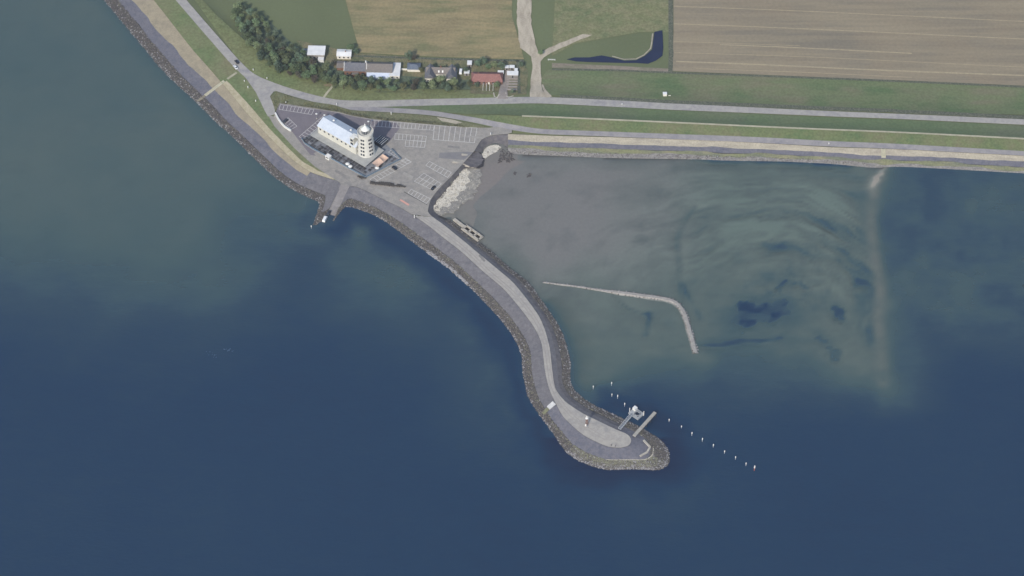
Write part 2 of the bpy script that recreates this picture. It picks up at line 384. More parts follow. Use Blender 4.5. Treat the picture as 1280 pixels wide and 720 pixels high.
def fields(P):
    x, y = P[:, 0], P[:, 1]
    wx = (fbm(x, y, 60, 4, 1)-.5)*46; wy = (fbm(x, y, 60, 4, 2)-.5)*46
    Q = P+np.stack([wx, wy], 1)*.75
    n1 = fbm(x, y, 45, 5, 5)-.5; n2 = fbm(x, y, 12, 4, 8)-.5; n3 = fbm(x*.35, y, 5, 4, 12)-.5
    se = sdist(Q, EAST_SHALLOW); sm = sdist(Q, MUD); sw = sdist(Q, WEST_SHALLOW)
    dep = np.ones(len(P))
    swq = sw+60*n1+22*(fbm(x, y*1.6, 26, 4, 51)-.5); dep = dep-(1-(.53+.12*n1))*sstep(-95, 75, swq)                      # greenish shelf off the west beach
    dW = poly_dist(P, COAST_W.L); dP = poly_dist(P, PIER.L)
    dep = dep-.14*np.exp(-(dP/36.0)**2)*sstep(-.1, .4, n1+.2)
    e = .30+.24*n1+.20*n2+.16*n3
    ss = sstep(-48, 40, se+16*n1); dep = dep*(1-ss)+e*ss
    mt = sstep(-45, 45, sm+50*n1); dep = dep*(1-mt)+np.clip(.05+.10*n2+.08*n3, 0, .3)*mt
    # swirl of channels and banks round the hollow in the bay
    c = W0(962, 372); dx, dy = (Q[:, 0]-c[0])/1.25, Q[:, 1]-c[1]; r = np.hypot(dx, dy); a = np.arctan2(dy, dx)
    rr_ = r*(1+.10*np.cos(a-1.2)); sw_n = .6*(fbm(a*34+40, rr_*2.0, 13, 4, 21)-.5)+.5*(fbm(a*70+40, rr_*5.0, 13, 3, 23)-.5)
    ring = np.exp(-((r-64)/42)**2)*sstep(0, 14, se)*np.clip(.35+.75*np.sin(a*.9+.2)+.3*np.cos(a), .15, 1.1)
    dep += ring*(sw_n*1.35-.05)+.22*sstep(0, 14, se)*(fbm(x*.4, y, 9, 4, 71)-.5)
    dep += .30*gauss(Q, 965, 375, 78, 48)*sstep(0, 20, se)+.22*gauss(Q, 915, 408, 60, 40)
    pn = 13*(fbm(x, y, 7, 5, 31)-.5)+5*(fbm(x, y, 18, 3, 32)-.5)
    for pp, k in (([(700,585),(712,545),(725,507),(745,498),(775,507),(790,495),(815,500),(822,480),(792,468),(783,450),(812,457),(818,435),(847,432),(850,480),(828,497),(837,520),(817,540),(782,530),(762,547),(737,562),(717,588)], .42),
                  ([(875,437),(895,428),(913,440),(908,456),(890,446)], .36), ([(996,505),(1020,500),(1042,520),(1030,537),(1003,526)], .36), ([(962,600),(990,588),(1007,620),(1032,662),(1000,684),(975,640)], .26), ([(1048,420),(1078,400),(1082,440),(1060,470)], .12)):
        pw_ = np.array([W0(640+a/2.482, 180+b/2.482) for a, b in pp]); dep += k*sstep(-1.2, 1.4, sdist(P, pw_)+pn+1.2)*(.2+.8*sstep(.43, .53, fbm(x, y, 8, 3, 207)))
    
    for pts, wd, k in (([(862,262),(848,282),(843,300),(848,325),(856,352),(867,376),(873,394)], 5, .27), ([(847,335),(855,372),(859,392)], 3.5, .2),
                       ([(955,306),(985,314),(1020,322),(1048,326),(1066,342),(1074,358)], 7, .26), ([(868,282),(920,272),(990,276),(1045,290)], 5, .16),
                       ([(815,392),(812,405),(806,420)], 5, .34), ([(772,372),(790,388),(812,394)], 3, .25), ([(868,431),(900,432),(925,428),(950,430),(975,424)], 3.5, .3),
                       ([(862,200),(940,202),(1010,206),(1060,208)], 8, .42), ([(1085,355),(1090,390),(1086,430)], 9, .2)):
        dep += k*1.15*stroke(P+(Q-P)*.35, pts, wd*.8)*np.clip(.55+1.3*(fbm(x, y, 7, 4, 44)-.3), .15, 1.15)
    er = sdist(Q, EAST_RIGHT); dep = dep*(1-sstep(-30, 30, er)*(1-sstep(-16, 20, se)))+(.70+.4*n1+.25*n2)*sstep(-30, 30, er)*(1-sstep(-16, 20, se))
    # sand spit running out under water on the right, deeper water beyond it
    spit = np.zeros(len(P)); 
    sp = stroke(P+np.stack([wx, wy], 1)*.12, [(1100,212),(1093,240),(1093,290),(1098,340),(1098,400),(1102,440),(1104,480),(1105,525)], 10)*np.clip(1.25-.0026*np.maximum(0, W0(1100,300)[1]-P[:, 1]), .25, 1)*sstep(W0(1104,530)[1], W0(1104,470)[1], P[:, 1])*np.clip(.75+1.4*n2+1.2*n3+.8*n1, .2, 1.1)
    dep = dep-(dep-.2)*sp*.62
    tip = .8*np.clip(stroke(P+np.stack([wx, wy], 1)*.1, [(1104,209),(1100,217)], 4.5)+stroke(P+np.stack([wx, wy], 1)*.1, [(1100,217),(1094,226),(1092,233)], 8)*np.clip(.75+3.2*n2+2.5*n3, 0, 1), 0, 1); dep = dep*(1-np.clip(tip*1.3, 0, 1))
    # turbid strip by the breakwater
    bw = stroke(P, [(735,366),(830,376),(856,386),(868,440),(880,448)], 16); dep = dep-(dep-.2)*bw*.35
    dep = dep+.05*n1*(sw < 0)*0+.07*(fbm(x, y, 90, 4, 61)-.5)*(se < 0)
    return np.clip(dep, 0, 1.06), n1, n2, sm, sp, tip

M_BED = bpy.data.materials.new('ground_soil_and_bed'); M_BED.use_nodes = True
def attr_mat(m, rough, spec):
    n = m.node_tree.nodes; l = m.node_tree.links; b = n['Principled BSDF']; b.inputs['Roughness'].default_value = rough; b.inputs['Specular IOR Level'].default_value = spec
    a = n.new('ShaderNodeAttribute'); a.attribute_name = 'tint'
    tc = n.new('ShaderNodeTexCoord'); t = n.new('ShaderNodeTexNoise'); t.inputs['Scale'].default_value = .5; t.inputs['Detail'].default_value = 6; l.new(tc.outputs['Object'], t.inputs['Vector'])
    mr = n.new('ShaderNodeMapRange'); mr.inputs[1].default_value = .3; mr.inputs[2].default_value = .7; mr.inputs[3].default_value = .95; mr.inputs[4].default_value = 1.05; l.new(t.outputs[0], mr.inputs[0])
    h = n.new('ShaderNodeHueSaturation'); l.new(a.outputs['Color'], h.inputs['Color']); l.new(mr.outputs[0], h.inputs['Value']); l.new(h.outputs[0], b.inputs['Base Color'])
    return b
attr_mat(M_BED, .8, .25)
def put_attr(o, name, C):
    at = o.data.color_attributes.new(name, 'FLOAT_COLOR', 'POINT'); at.data.foreach_set('color', np.column_stack([C, np.ones(len(C))]).astype(np.float32).ravel())
def c3(r, g, b): return np.array(S(r, g, b)[:3])

ax = axis(-420, 420, 3.0, 9000); ay = axis(-330, 470, 3.0, 9000)
P, F = grid(ax, ay)
inL = inside(P, LPOLY); inT = inside(P, TPOLY); dL = poly_dist(P, LPOLY, True); dT = poly_dist(P, TPOLY, True)
dep, n1, n2, sm, sp, tip = fields(P)
bedz = -.12-7.0*np.clip(dep-.18, 0, 1)**1.3
bedz = np.minimum(bedz+.05*n2, -.05)
bedz += .9*np.exp(-poly_dist(P, EDGE.L)/11)*sstep(0, 1, 1)+.7*np.exp(-poly_dist(P, EDGE2.L)/9)+.45*tip*sstep(.3, .8, tip)
z = np.where(inT, H(P)-.2, np.where(inL, np.minimum(4*dL/(dL+dT+1e-6)*.62-1.1, 1.2), bedz))
z = np.where(~inL & (dL < 3.2) & (poly_dist(P, EDGE.L) > 10) & (poly_dist(P, EDGE2.L) > 10), np.minimum(z, -.3), z)
z = np.where(inT & (dT < 3.0), np.minimum(z, H(P)-1.2), z)
mudc = c3(119,113,110); greenc = c3(102,112,104); weed = c3(58,68,72); sandc = c3(140,128,118)
t = sstep(-50, 55, sm+50*n1)[:, None]; C = mudc*t+greenc*(1-t)
C = C*(1-sstep(.1, .3, n2+.1*n1)[:, None]*.2)+weed*sstep(.1, .3, n2+.1*n1)[:, None]*.2; C = C*(1+.10*n1[:, None])
dk = sstep(.55, .85, dep)[:, None]; C = C*(1-dk)+weed*dk
s1 = np.clip(sp*.8, 0, 1)[:, None]; C = C*(1-s1*.7)+sandc*s1*.7; C = C*(1-tip[:, None])+c3(150,144,134)*tip[:, None]
nearp = (np.exp(-(poly_dist(P, PIER.L)/11)**2)*(sm < 0))[:, None]; C = C*(1-nearp*.85)+c3(62,66,58)*nearp*.85
landc = c3(98,106,76)*(1+.25*n1[:, None]); C = np.where(inL[:, None], landc, C); C = np.where((inL & ~inT)[:, None], c3(92,89,90), C)
gr = npmesh('ground', np.column_stack([P, z]), F, M_BED); put_attr(gr, 'tint', C); struct(gr)

# ------------------------------------------------------------------ water
M_WATER = bpy.data.materials.new('sea_water'); M_WATER.use_nodes = True
n = M_WATER.node_tree.nodes; l = M_WATER.node_tree.links; n.clear()
out = n.new('ShaderNodeOutputMaterial'); b = n.new('ShaderNodeBsdfPrincipled'); b.inputs['Roughness'].default_value = .22; b.inputs['Specular IOR Level'].default_value = .35
tr = n.new('ShaderNodeBsdfTransparent'); tr.inputs[0].default_value = (.92, .97, .98, 1); mx = n.new('ShaderNodeMixShader')
a = n.new('ShaderNodeAttribute'); a.attribute_name = 'depth'; sep = n.new('ShaderNodeSeparateColor'); l.new(a.outputs['Color'], sep.inputs[0])
tc = n.new('ShaderNodeTexCoord'); mp = n.new('ShaderNodeMapping'); mp.inputs['Scale'].default_value = (.5, 1.3, 1); mp.inputs['Rotation'].default_value = (0, 0, .35); l.new(tc.outputs['Object'], mp.inputs[0])
nz = n.new('ShaderNodeTexNoise'); nz.inputs['Scale'].default_value = .11; nz.inputs['Detail'].default_value = 8; nz.inputs['Roughness'].default_value = .66; l.new(mp.outputs[0], nz.inputs['Vector'])
ad = n.new('ShaderNodeMath'); ad.operation = 'MULTIPLY_ADD'; l.new(nz.outputs[0], ad.inputs[0]); ad.inputs[1].default_value = .16
sb = n.new('ShaderNodeMath'); sb.operation = 'SUBTRACT'; l.new(sep.outputs[0], sb.inputs[0]); sb.inputs[1].default_value = .08; l.new(sb.outputs[0], ad.inputs[2])
cr = n.new('ShaderNodeValToRGB'); e = cr.color_ramp.elements
e[0].position = .12; e[0].color = S(100,110,110); e[1].position = 1; e[1].color = S(18,29,58)
x = e.new(.77); x.color = S(20,51,78)
x = e.new(.33); x.color = S(88,105,104); x = e.new(.45); x.color = S(66,90,94); x = e.new(.62); x.color = S(40,64,81)
dv = n.new('ShaderNodeMath'); dv.operation = 'MULTIPLY'; dv.inputs[1].default_value = 1/1.3; l.new(ad.outputs[0], dv.inputs[0]); l.new(dv.outputs[0], cr.inputs[0]); l.new(cr.outputs[0], b.inputs['Base Color'])
mr = n.new('ShaderNodeMapRange'); mr.inputs[1].default_value = .06; mr.inputs[2].default_value = .75; mr.inputs[3].default_value = .0; mr.inputs[4].default_value = .96; l.new(sep.outputs[0], mr.inputs[0])
l.new(mr.outputs[0], mx.inputs[0]); l.new(tr.outputs[0], mx.inputs[1]); l.new(b.outputs[0], mx.inputs[2]); l.new(mx.outputs[0], out.inputs[0])
n2_ = n.new('ShaderNodeTexNoise'); n2_.inputs['Scale'].default_value = .45; n2_.inputs['Detail'].default_value = 5; l.new(mp.outputs[0], n2_.inputs['Vector'])
bp = n.new('ShaderNodeBump'); bp.inputs['Strength'].default_value = .6; bp.inputs['Distance'].default_value = .35; l.new(n2_.outputs[0], bp.inputs['Height']); l.new(bp.outputs[0], b.inputs['Normal'])
ax = axis(-420, 420, 2.0, 9000); ay = axis(-330, 260, 2.0, 9000)
P, F = grid(ax, ay); dep, n1, n2, sm, sp, tip = fields(P)
shore = np.minimum(np.minimum(poly_dist(P, COAST_W.L), poly_dist(P, PIER.L)), poly_dist(P, NORTH.L))

# dark weed belt just off the pier's stone foot
pw = poly_dist(P, PIER.L[:PIER.idx[30]]); bn = fbm(P[:,0], P[:,1], 14, 4, 91); dep = dep+(1.22-dep)*np.exp(-(pw/(6+20*bn))**2)*.95
fr = np.exp(-(pw/(3.2+5*bn))**2)*sstep(.25, .6, bn+.15); fr = .55*fr*(P[:, 1] > PIER.L[PIER.idx[19], 1]); dep = dep*(1-fr)+(.55+.3*bn)*fr
pe = poly_dist(P, PIER.L[PIER.idx[30]:PIER.idx[38]]); dep = dep+(.8-dep)*np.exp(-(pe/5.0)**2)*.7*(dep < .8)
pw2 = poly_dist(P, COAST_W.L); dep = dep+(.66-dep)*np.exp(-(pw2/(5+5*bn))**2)*.7
inland = inside(P, TPOLY); keep = ~(inland[F].all(1))
used = np.unique(F[keep]); rem = -np.ones(len(P), int); rem[used] = np.arange(len(used))
wt = npmesh('water', np.column_stack([P[used], np.zeros(len(used))]), rem[F[keep]], M_WATER); put_attr(wt, 'depth', np.repeat(dep[used][:, None], 3, 1)); struct(wt)

# ------------------------------------------------------------------ shore slopes
ROCKF_W = .26
COAST_W.strip('rock_bed', 0, (.24, .34), M_ROCKBASE, 4, wob=.03)
i_k = COAST_W.idx[9]
COAST_W.strip('revetment', (.24, .315), (.46, .80), M_SLATED, 5, 0, i_k, wob=.06)
COAST_W.strip('beach', (.46, .80), (1, 1), M_SAND, 6, 0, i_k, wob=.06)
COAST_W.strip('revetment', .32, 1, M_SLATE, 8, i_k)
ip = PIER.idx
PIER.strip('rock_bed', 0, .40, M_ROCKBASE, 5, 0, ip[21], wob=.04)
PIER.strip('rock_bed', 0, (.40, .50), M_ROCKBASE, 6, ip[21], ip[29], wob=.03)
PIER.strip('rock_bed', 0, (.50, .42), M_ROCKBASE, 5, ip[29], None, wob=.04)
PIER.strip('revetment', .40, 1, M_SLATE, 6, 0, ip[17], wob=.0)
PIER.strip('revetment', .40, 1, M_SLATED, 6, ip[17], ip[21])
PIER.strip('revetment', (.40, .50), 1, M_SLATED, 6, ip[21], ip[29])
PIER.strip('revetment', (.50, .42), (.72, .72), M_ASPHD, 4, ip[29], None)
PIER.strip('revetment', .72, 1, M_SLATE, 4, ip[29], None)
EDGE.strip('asphalt_slope', 0, 1, M_ASPHD, 5); EDGE2.strip('asphalt_slope', 0, 1, M_ASPHD, 5)
NORTH.strip('shore_stones', 0, (.28, .10), M_PEBBLE, 4, wob=.12, rough=.1)
NORTH.strip('shore_grass', (.28, .10), (.46, .34), M_SHOREG, 3, wob=.12)
NORTH.strip('revetment', (.46, .34), (.68, .64), M_SLATED, 4, wob=.07)
NORTH.strip('shore_sand', (.68, .64), 1, M_SANDN, 4, wob=.07)

# boulders of the armour: far too many to count, one object per stretch
M_ROCKS = [mat('armour_stone_dark', S(72,69,72), S(84,80,80), .6, grain=.25, gscale=.4, rough=.9), mat('armour_stone_brown', S(94,90,86), S(104,100,94), .6, grain=.2, gscale=.4, rough=.9),
           mat('armour_stone_pale', S(134,132,134), S(148,146,146), .5, grain=.15, gscale=.4, rough=.9), mat('armour_stone_lichen', S(124,124,104), S(108,108,92), .5, grain=.2, gscale=.4, rough=.9)]
bm = bmesh.new(); bmesh.ops.create_icosphere(bm, subdivisions=1, radius=1); ICO = np.array([v.co[:] for v in bm.verts]); ICF = np.array([[v.index for v in f.verts] for f in bm.faces]); bm.free()
ICO = ICO[:, :]
def boulders(name, C, size, weights, flat=.7, mats=None):
    N = len(C); sz = size[0]+(size[1]-size[0])*RNG.random(N)**2
    sc = sz[:, None]*np.column_stack([.8+.5*RNG.random(N), .8+.5*RNG.random(N), flat*(.7+.5*RNG.random(N))])
    a = RNG.random(N)*6.28; ca, sa = np.cos(a), np.sin(a)
    V = ICO[None]*(1+.28*(RNG.random((N, len(ICO), 1))-.5))*sc[:, None, :]
    X = V[:, :, 0]*ca[:, None]-V[:, :, 1]*sa[:, None]; Y = V[:, :, 0]*sa[:, None]+V[:, :, 1]*ca[:, None]
    V = np.stack([X, Y, V[:, :, 2]], 2)+C[:, None, :]
    F = (ICF[None]+(np.arange(N)*len(ICO))[:, None, None]).reshape(-1, 3)
    o = npmesh(name, V.reshape(-1, 3), F, mats or M_ROCKS, smooth=False)
    wm = np.asarray(weights); wm = wm if wm.ndim == 2 else np.repeat(wm[None], N, 0)
    mi = (RNG.random(N)[:, None] > np.cumsum(wm/wm.sum(1)[:, None], 1)).sum(1).clip(0, 3)
    o.data.polygons.foreach_set('material_index', np.repeat(mi, len(ICF)).astype(np.int32)); o['kind'] = 'stuff'; return o
def loft_rocks(name, lf, u0, u1, f0, f1, N, size, wfun):
    u = u0+(u1-u0)*RNG.random(N); f = f0+(f1-f0)*RNG.random(N); C = lf.pt(u, f); return boulders(name, C, size, wfun(u, f))
cs = lambda *w: (lambda u, f: np.column_stack([np.full(len(u), float(k)) for k in w]))
def pale_edge(d, br, pl, li):
    def fn(u, f):
        e = np.exp(-((f-.04)/.05)**2); top = np.clip((f-.1)/.3, 0, 1)
        return np.column_stack([np.full(len(u), d), br*(1+top), pl*.5+.7*e, li*top])
    return fn
loft_rocks('rock_armour', COAST_W, 0, COAST_W.n-1, -.01, .29, 7200, (.28, .62), pale_edge(1.2, .7, .22, .1))
loft_rocks('rock_armour', PIER, 0, ip[13], -.01, .40, 6200, (.28, .6), pale_edge(.9, .8, .12, .25))
loft_rocks('rock_armour', PIER, ip[13], ip[20], -.01, .40, 2700, (.28, .6), pale_edge(1.1, .6, .12, .35))
loft_rocks('rock_armour', PIER, ip[20], ip[25], -.01, .43, 4600, (.28, .6), pale_edge(.3, .6, .6, 2.0))
loft_rocks('rock_armour', PIER, ip[25], ip[29], -.01, .48, 3000, (.28, .6), pale_edge(1.2, .8, .35, .2))
loft_rocks('rock_armour', PIER, ip[29], PIER.n-4, -.01, .44, 5600, (.26, .58), pale_edge(1.0, .8, .45, .12))
# bleached stones at the water's edge on the outer side
loft_rocks('bleached_stones', PIER, ip[7]+3, ip[9]+8, -.05, .08, 420, (.4, .9), cs(.1, .3, 2.2, .1))
loft_rocks('shore_boulders', NORTH, 2, NORTH.idx[8], 0, .24, 1300, (.15, .42), cs(.7, .8, .7, .2))
def blob_pts(pts, N, z):
    poly = np.array([un(p[0], p[1], z)[:2] for p in pts]); mn, mx_ = poly.min(0), poly.max(0); Q = mn+(mx_-mn)*RNG.random((N*4, 2)); Q = Q[inside(Q, poly)][:N]
    return np.column_stack([Q, np.full(len(Q), z)])
boulders('dark_boulders', blob_pts([(626,188),(634,186),(643,191),(640,196),(644,200),(634,204),(630,201),(622,204),(624,197)], 170, .3), (.25, .75), (2.4, .5, .05, 0))
boulders('dark_boulders', blob_pts([(641,215),(645,214),(646,218),(642,219)], 8, .2), (.4, .8), (2, .4, 0, 0)); boulders('dark_boulders', blob_pts([(658,218),(663,217),(663,222),(659,222)], 8, .2), (.4, .9), (2, .4, 0, 0))

M_RUB = [mat('rubble_grey', S(140,136,128), S(120,117,112), .8), mat('rubble_beige', S(172,166,152), S(156,150,138), .8), mat('rubble_pale', S(200,195,184), S(184,178,166), .8), mat('rubble_sand', S(184,176,158), S(170,162,146), .8)]
# pale sand and rubble fan below the car park
def beach_z(V): return .16+.95*np.exp(-poly_dist(V, EDGE.L)/12)+.75*np.exp(-poly_dist(V, EDGE2.L)/9)
FANG = [(541,262),(548,249.5),(558,238.5),(571,223),(582,211),(590,208),(601,212),(599,222),(602,229),(595,236),(593,246),(583,252),(574,262),(562,267),(552,271),(545,267)]
sheet('grey_sand', [un(p[0], p[1], .5) for p in FANG], mat('grey_sand', S(142,139,132), S(124,121,117), 2.5, S(156,151,140), 8, grain=.16, gscale=1), .02, 3, beach_z, jit=2.2, dens=2.2)
FAN = [(541,261),(548,249.5),(558,238.5),(571,223),(580,213),(584,212),(588,216),(585,222),(588,227),(581,231),(580,238),(574,240),(570,247),(573,251),(563,252),(559,259),(554,258),(550,265),(545,264)]
fan = sheet('sand_fan', [un(p[0], p[1], .6) for p in FAN], M_SANDW, .05, 3, beach_z, jit=1.8, dens=2.0)
FAN2 = [(601,196),(606,187),(613,182),(621,181),(627,184),(620,190),(612,194),(607,198)]
sheet('sand_fan', [un(p[0], p[1], .8) for p in FAN2], M_SANDW, .03, 3, beach_z, jit=.9, dens=2.5)
q = blob_pts(FAN, 1100, .5); q[:, 2] = beach_z(q[:, :2]); boulders('pale_rubble', q, (.12, .5), (.5, .8, 1.8, .8), mats=M_RUB)
q = blob_pts(FANG+[(546,270)], 900, .3); q[:, 2] = beach_z(q[:, :2])-.05; boulders('grey_rubble', q, (.12, .38), (1.5, 1, .6, .2), mats=M_RUB)
q = blob_pts(FAN2, 130, .7); q[:, 2] = beach_z(q[:, :2]); boulders('pale_rubble', q, (.12, .5), (.4, .8, 1.8, .8), mats=M_RUB)

# ------------------------------------------------------------------ land sheets, low layers first
sheet('dike_slope', np.vstack([GP([(150,-90),(236,-10),(285,58),(306,86),(330,104),(362,116),(388,122),(430,128),(500,127),(580,125),(625,124)]), GP([(625,116),(590,113),(560,112),(470,110),(420,104),(380,92),(340,72),(312,56),(270,18),(190,-70)])]), M_GRASS, .10, 6)
sheet('tree_belt_ground', GP([(300,45),(330,70),(380,92),(420,104),(470,110),(560,112),(588,112),(588,100),(560,99),(490,94),(430,90),(390,72),(360,50),(330,20)]), M_UNDER, .16, 8)
sheet('dike_slope', GP([(425,134),(470,133),(540,131),(600,130),(660,129.5),(772,134),(836,138),(900,140.5),(1040,147),(1140,150.5),(1400,163),(1700,178),(1700,197),(1400,180),(1140,166),(990,160),(840,153),(772,150),(652,145),(600,143),(540,139),(470,134.5)]), M_DIKEN, .12, 5)
sheet('dike_slope', GP([(470,136),(540,140),(600,144),(652,145.5),(772,150.5),(840,153.5),(990,160.5),(1140,166.5),(1400,180),(1700,197),(1700,214),(1400,198),(1140,182),(1040,178),(940,173),(840,169),(740,165.5),(680,163),(640,157),(596,149),(550,143)]), M_DIKES, .12, 5)
sheet('grass_verge', np.vstack([COAST_W.T[:COAST_W.idx[12], :], GP([(424,226),(407,217),(396,209),(371,186),(346,158),(334,140),(323,116),(309,96),(294,82),(274,60),(233,4),(158,-90)])]), M_GRASSD, .10, 5)
sheet('green_field', GP([(686,119),(676,100),(684,87),(760,88),(840,92),(1000,98),(1140,103.5),(1500,120),(1500,150),(1140,140),(1040,136),(900,130),(836,127),(770,124),(700,120)]), M_FIELDG, .12, 10)
sheet('stubble_field', GP([(841,-120),(842,40),(840,89),(1000,95.5),(1140,101),(1500,117),(1700,60),(1500,-120)]), M_STUB, .12, 14)
sheet('dry_field', GP([(400,-120),(440,30),(450,66),(520,70),(600,73),(655,74),(652,62),(640,20),(640,-120)]), M_STUB2, .12, 12)
sheet('dry_field', GP([(690,70),(720,54),(800,40),(836,40),(836,-120),(700,-120)]), mat('pond_meadow', S(112,116,82), S(124,122,92), 6, S(100,110,78), 30, grain=.18, gscale=1.5), .10, 12)
sheet('fallow_strip', GP([(690,79),(760,82),(836,86),(836,90),(760,87),(690,85)]), M_FALLOW, .18, 8)
sheet('garden', GP([(415,60),(440,66),(520,72),(600,75),(655,77),(660,90),(658,118),(640,119),(588,117),(588,102),(560,101),(490,96),(430,90),(395,75),(370,50)]), M_GARDEN, .14, 8)
# ditches and rough margins
M_DITCH = mat('ditch_reeds', S(82,88,76), S(98,100,86), 2, grain=.3, gscale=1)
for pts, wd in (([(838,-60),(838.5,60),(838,90)], 3.2), ([(690,87),(760,88),(838,91),(1000,97),(1140,102.5),(1500,119)], 1.9), ([(440,70),(520,73),(600,75),(655,76)], 2.0),
                ([(700,120.5),(770,124),(836,127.5),(900,130),(1040,136),(1140,140),(1500,158)], 3.6), ([(647,76),(648,100),(649,117)], 2.2)):
    sheet('ditch', ribbon_poly(GP(pts), wd), M_DITCH, .24, 8, jit=.5)
M_BAND = mat('stubble_band', S(166,153,126), S(150,140,118), 2.5, grain=.08)
for pts, wd in (([(845,77),(950,81),(1080,87),(1140,89.5),(1400,99)], 1.4), ([(900,56),(1000,60),(1140,67)], 1.1), ([(843,66),(1000,71),(1140,77.5),(1400,90)], .6), ([(870,86),(1000,90.5),(1140,97)], .6), ([(842,52),(1000,57.5)], .5), ([(842,30),(1000,36),(1300,50)], .9), ([(842,8),(1000,14),(1300,28)], .8)):
    sheet('stubble_row', ribbon_poly(GP(pts), wd), M_BAND, .22, 8, jit=.4)
sheet('pond', GP([(708,74.5),(718,72),(736,72),(752,69.5),(765,72),(780,76),(795,75.5),(806,70),(815,62),(818,40),(828,38),(829,60),(828,70),(820,76),(810,80),(795,79),(780,79),(762,78.5),(740,78),(720,77)]), M_POND, .20, 6, zflat(2.0))
sheet('pond_bank', ribbon_poly(GP([(765,70.5),(780,74.5),(795,74),(805,69),(813,61),(816,42)]), .9), M_SANDN, .26, 6)
sheet('sandy_track', GP([(648,-100),(646,30),(650,60),(658,66),(664,71),(665.6,86),(663,105),(662.5,122.5),(675,123),(688,122),(678.5,114),(676.5,105),(676,92.5),(675.6,77.5),(680,72),(688,67),(702,60),(740,44),(728,43),(686,60),(676,66),(673,66),(671,60),(664,30),(664,-100)]), M_TRACK, .28, 5, jit=.4)
sheet('sandy_track', ribbon_poly(GP([(686,122),(682,115),(678,106)]), [5, 2.2, 1]), M_TRACK, .32, 5, jit=.3)
sheet('dike_path', ribbon_poly(GP([(652.5,145.2),(700,147),(772,150.2),(840,153.2),(990,160.2),(1140,166.4),(1400,180)]), 1.5), M_PATHP, .26, 4)
sheet('footpath', ribbon_poly(GP([(404,123),(409,116),(415,109),(419,101)]), 1.6), M_PATHP, .24, 3)
sheet('bare_soil', GP([(404,106),(412,104.5),(417,106),(414,108.5),(406,108)]), mat('bare_soil', S(150,132,108), S(132,124,92), 2), .2, 3, jit=.3)
# roads
def road(name, pts, wd, off=.3, m=M_ROAD): return sheet(name, ribbon_poly(GP(pts), wd), m, off, 5)
MAIN = [(140,-100),(226,0),(278,60),(296,80),(314,96),(340,107.5),(362,115),(388,122.3),(410,127.3),(430,129.8),(470,130),(495,129.3),(545,128),(580,127.3),(627,126.2),(665,125.5),(700,126.5),(772,130),(836,133.5),(900,136.3),(1040,142.6),(1140,146.6),(1400,158.5),(1700,173)]
road('main_road', MAIN, [6.4]*8+[6, 5.2, 5.0, 5.2, 5.4, 6, 6.4, 6.6])
SERV = [(425,131),(440,135),(489,138),(534,141.2),(565,145.6),(596,151),(620,156),(650,161.3),(680,165),(740,167.3),(840,171.2),(940,175.2),(1040,180.4),(1140,184.6),(1400,199),(1700,216)]
road('service_road', SERV, [4.5, 4.5, 4.5, 5, 4.5, 4, 3.6, 3.6], .29, mat('service_asphalt', S(140,137,138), S(152,148,146), 5, S(132,130,134), 30, grain=.07, gscale=1.1))
sheet('road_junction', GP([(300,90),(308,99),(320,116),(331,139),(335,146),(344,143),(343,134),(337.5,121),(342,115),(352,112.5),(340,103.5),(322,98)]), M_ROAD, .33, 5)
LOT = np.vstack([GP([(335,144),(342,146),(350,129),(394,135.5),(425,140.5),(440,144.5),(463,148.5),(502.5,152.5),(541.5,156),(580,159.5),(612,160),(622,157.5),(640,160.5),(640,166)]),
    EDGE2.T[::-1], EDGE.T[::-1], PIER.T[:ip[6]][::-1], COAST_W.T[COAST_W.idx[11]:][::-1], GP([(405,216),(393,208),(368,185.5),(343,158)])])
sheet('car_park', LOT, M_LOT, .22, 6)
sheet('pale_kerb_strip', np.vstack([COAST_W.T[COAST_W.idx[4]-6:COAST_W.idx[11]], GP([(425,224),(398,214),(378,202),(357,182),(336,160),(311,131),(291,109),(283,101)])]), mat('pale_strip', S(182,172,146), S(166,156,128), 3, grain=.1), .2, 4, jit=.2)
sheet('dark_asphalt', GP([(343.5,143),(350,130),(394,137),(425,142),(440,146),(463,150),(496,154),(500,160),(488,176),(470,190),(440,200),(404,186),(392,192),(395,195),(388,194),(366,166)]), M_LOTD, .235, 6)
sheet('pier_road', PIER.T[ip[6]:], M_PIERR, .25, 5)
VERGE = [(338,121),(346,115.5),(362,120.5),(387,127),(419,132),(437,138),(465,140.5),(487,141.5),(534,145),(549,147.5),(580,153),(600,157),(612,160),(580,159.5),(541,156),(502,152.5),(463,148.5),(440,144.5),(425,140.5),(394,135.5),(350,129),(344,140),(342.5,134)]
M_VERGE = mat('scrub_verge', S(100,104,78), S(114,113,88), 3, S(92,98,74), 16, grain=.25, gscale=1)
sheet('scrub_verge', GP(VERGE), M_VERGE, .36, 4, jit=.3)
sheet('bare_verge', GP([(546,147),(566,150),(578,153.5),(570,155.5),(552,152)]), M_SANDN, .42, 3, jit=.4)
# driveway, patio, garden paving
sheet('driveway', GP([(622,124),(624,113),(626,106),(629,98),(634,83),(640,83),(637,100),(634,113),(635,124)]), M_PAVE, .34, 4)
sheet('patio', GP([(589,98),(630,98),(627,107),(612,106),(590,106)]), mat('patio_slabs', S(146,134,128), S(134,124,118), 2), .34, 4)
M_KERB = mat('pale_kerb', S(186,180,166), S(170,164,150), 1)
sheet('driveway_kerb', ribbon_poly(GP([(617,116),(618,121),(621.5,122.5),(624,118)]), .8), M_KERB, .36, 2)
sheet('driveway_kerb', ribbon_poly(GP([(632,116),(633.5,121),(637,121.5),(642,120)]), .8), M_KERB, .36, 2)
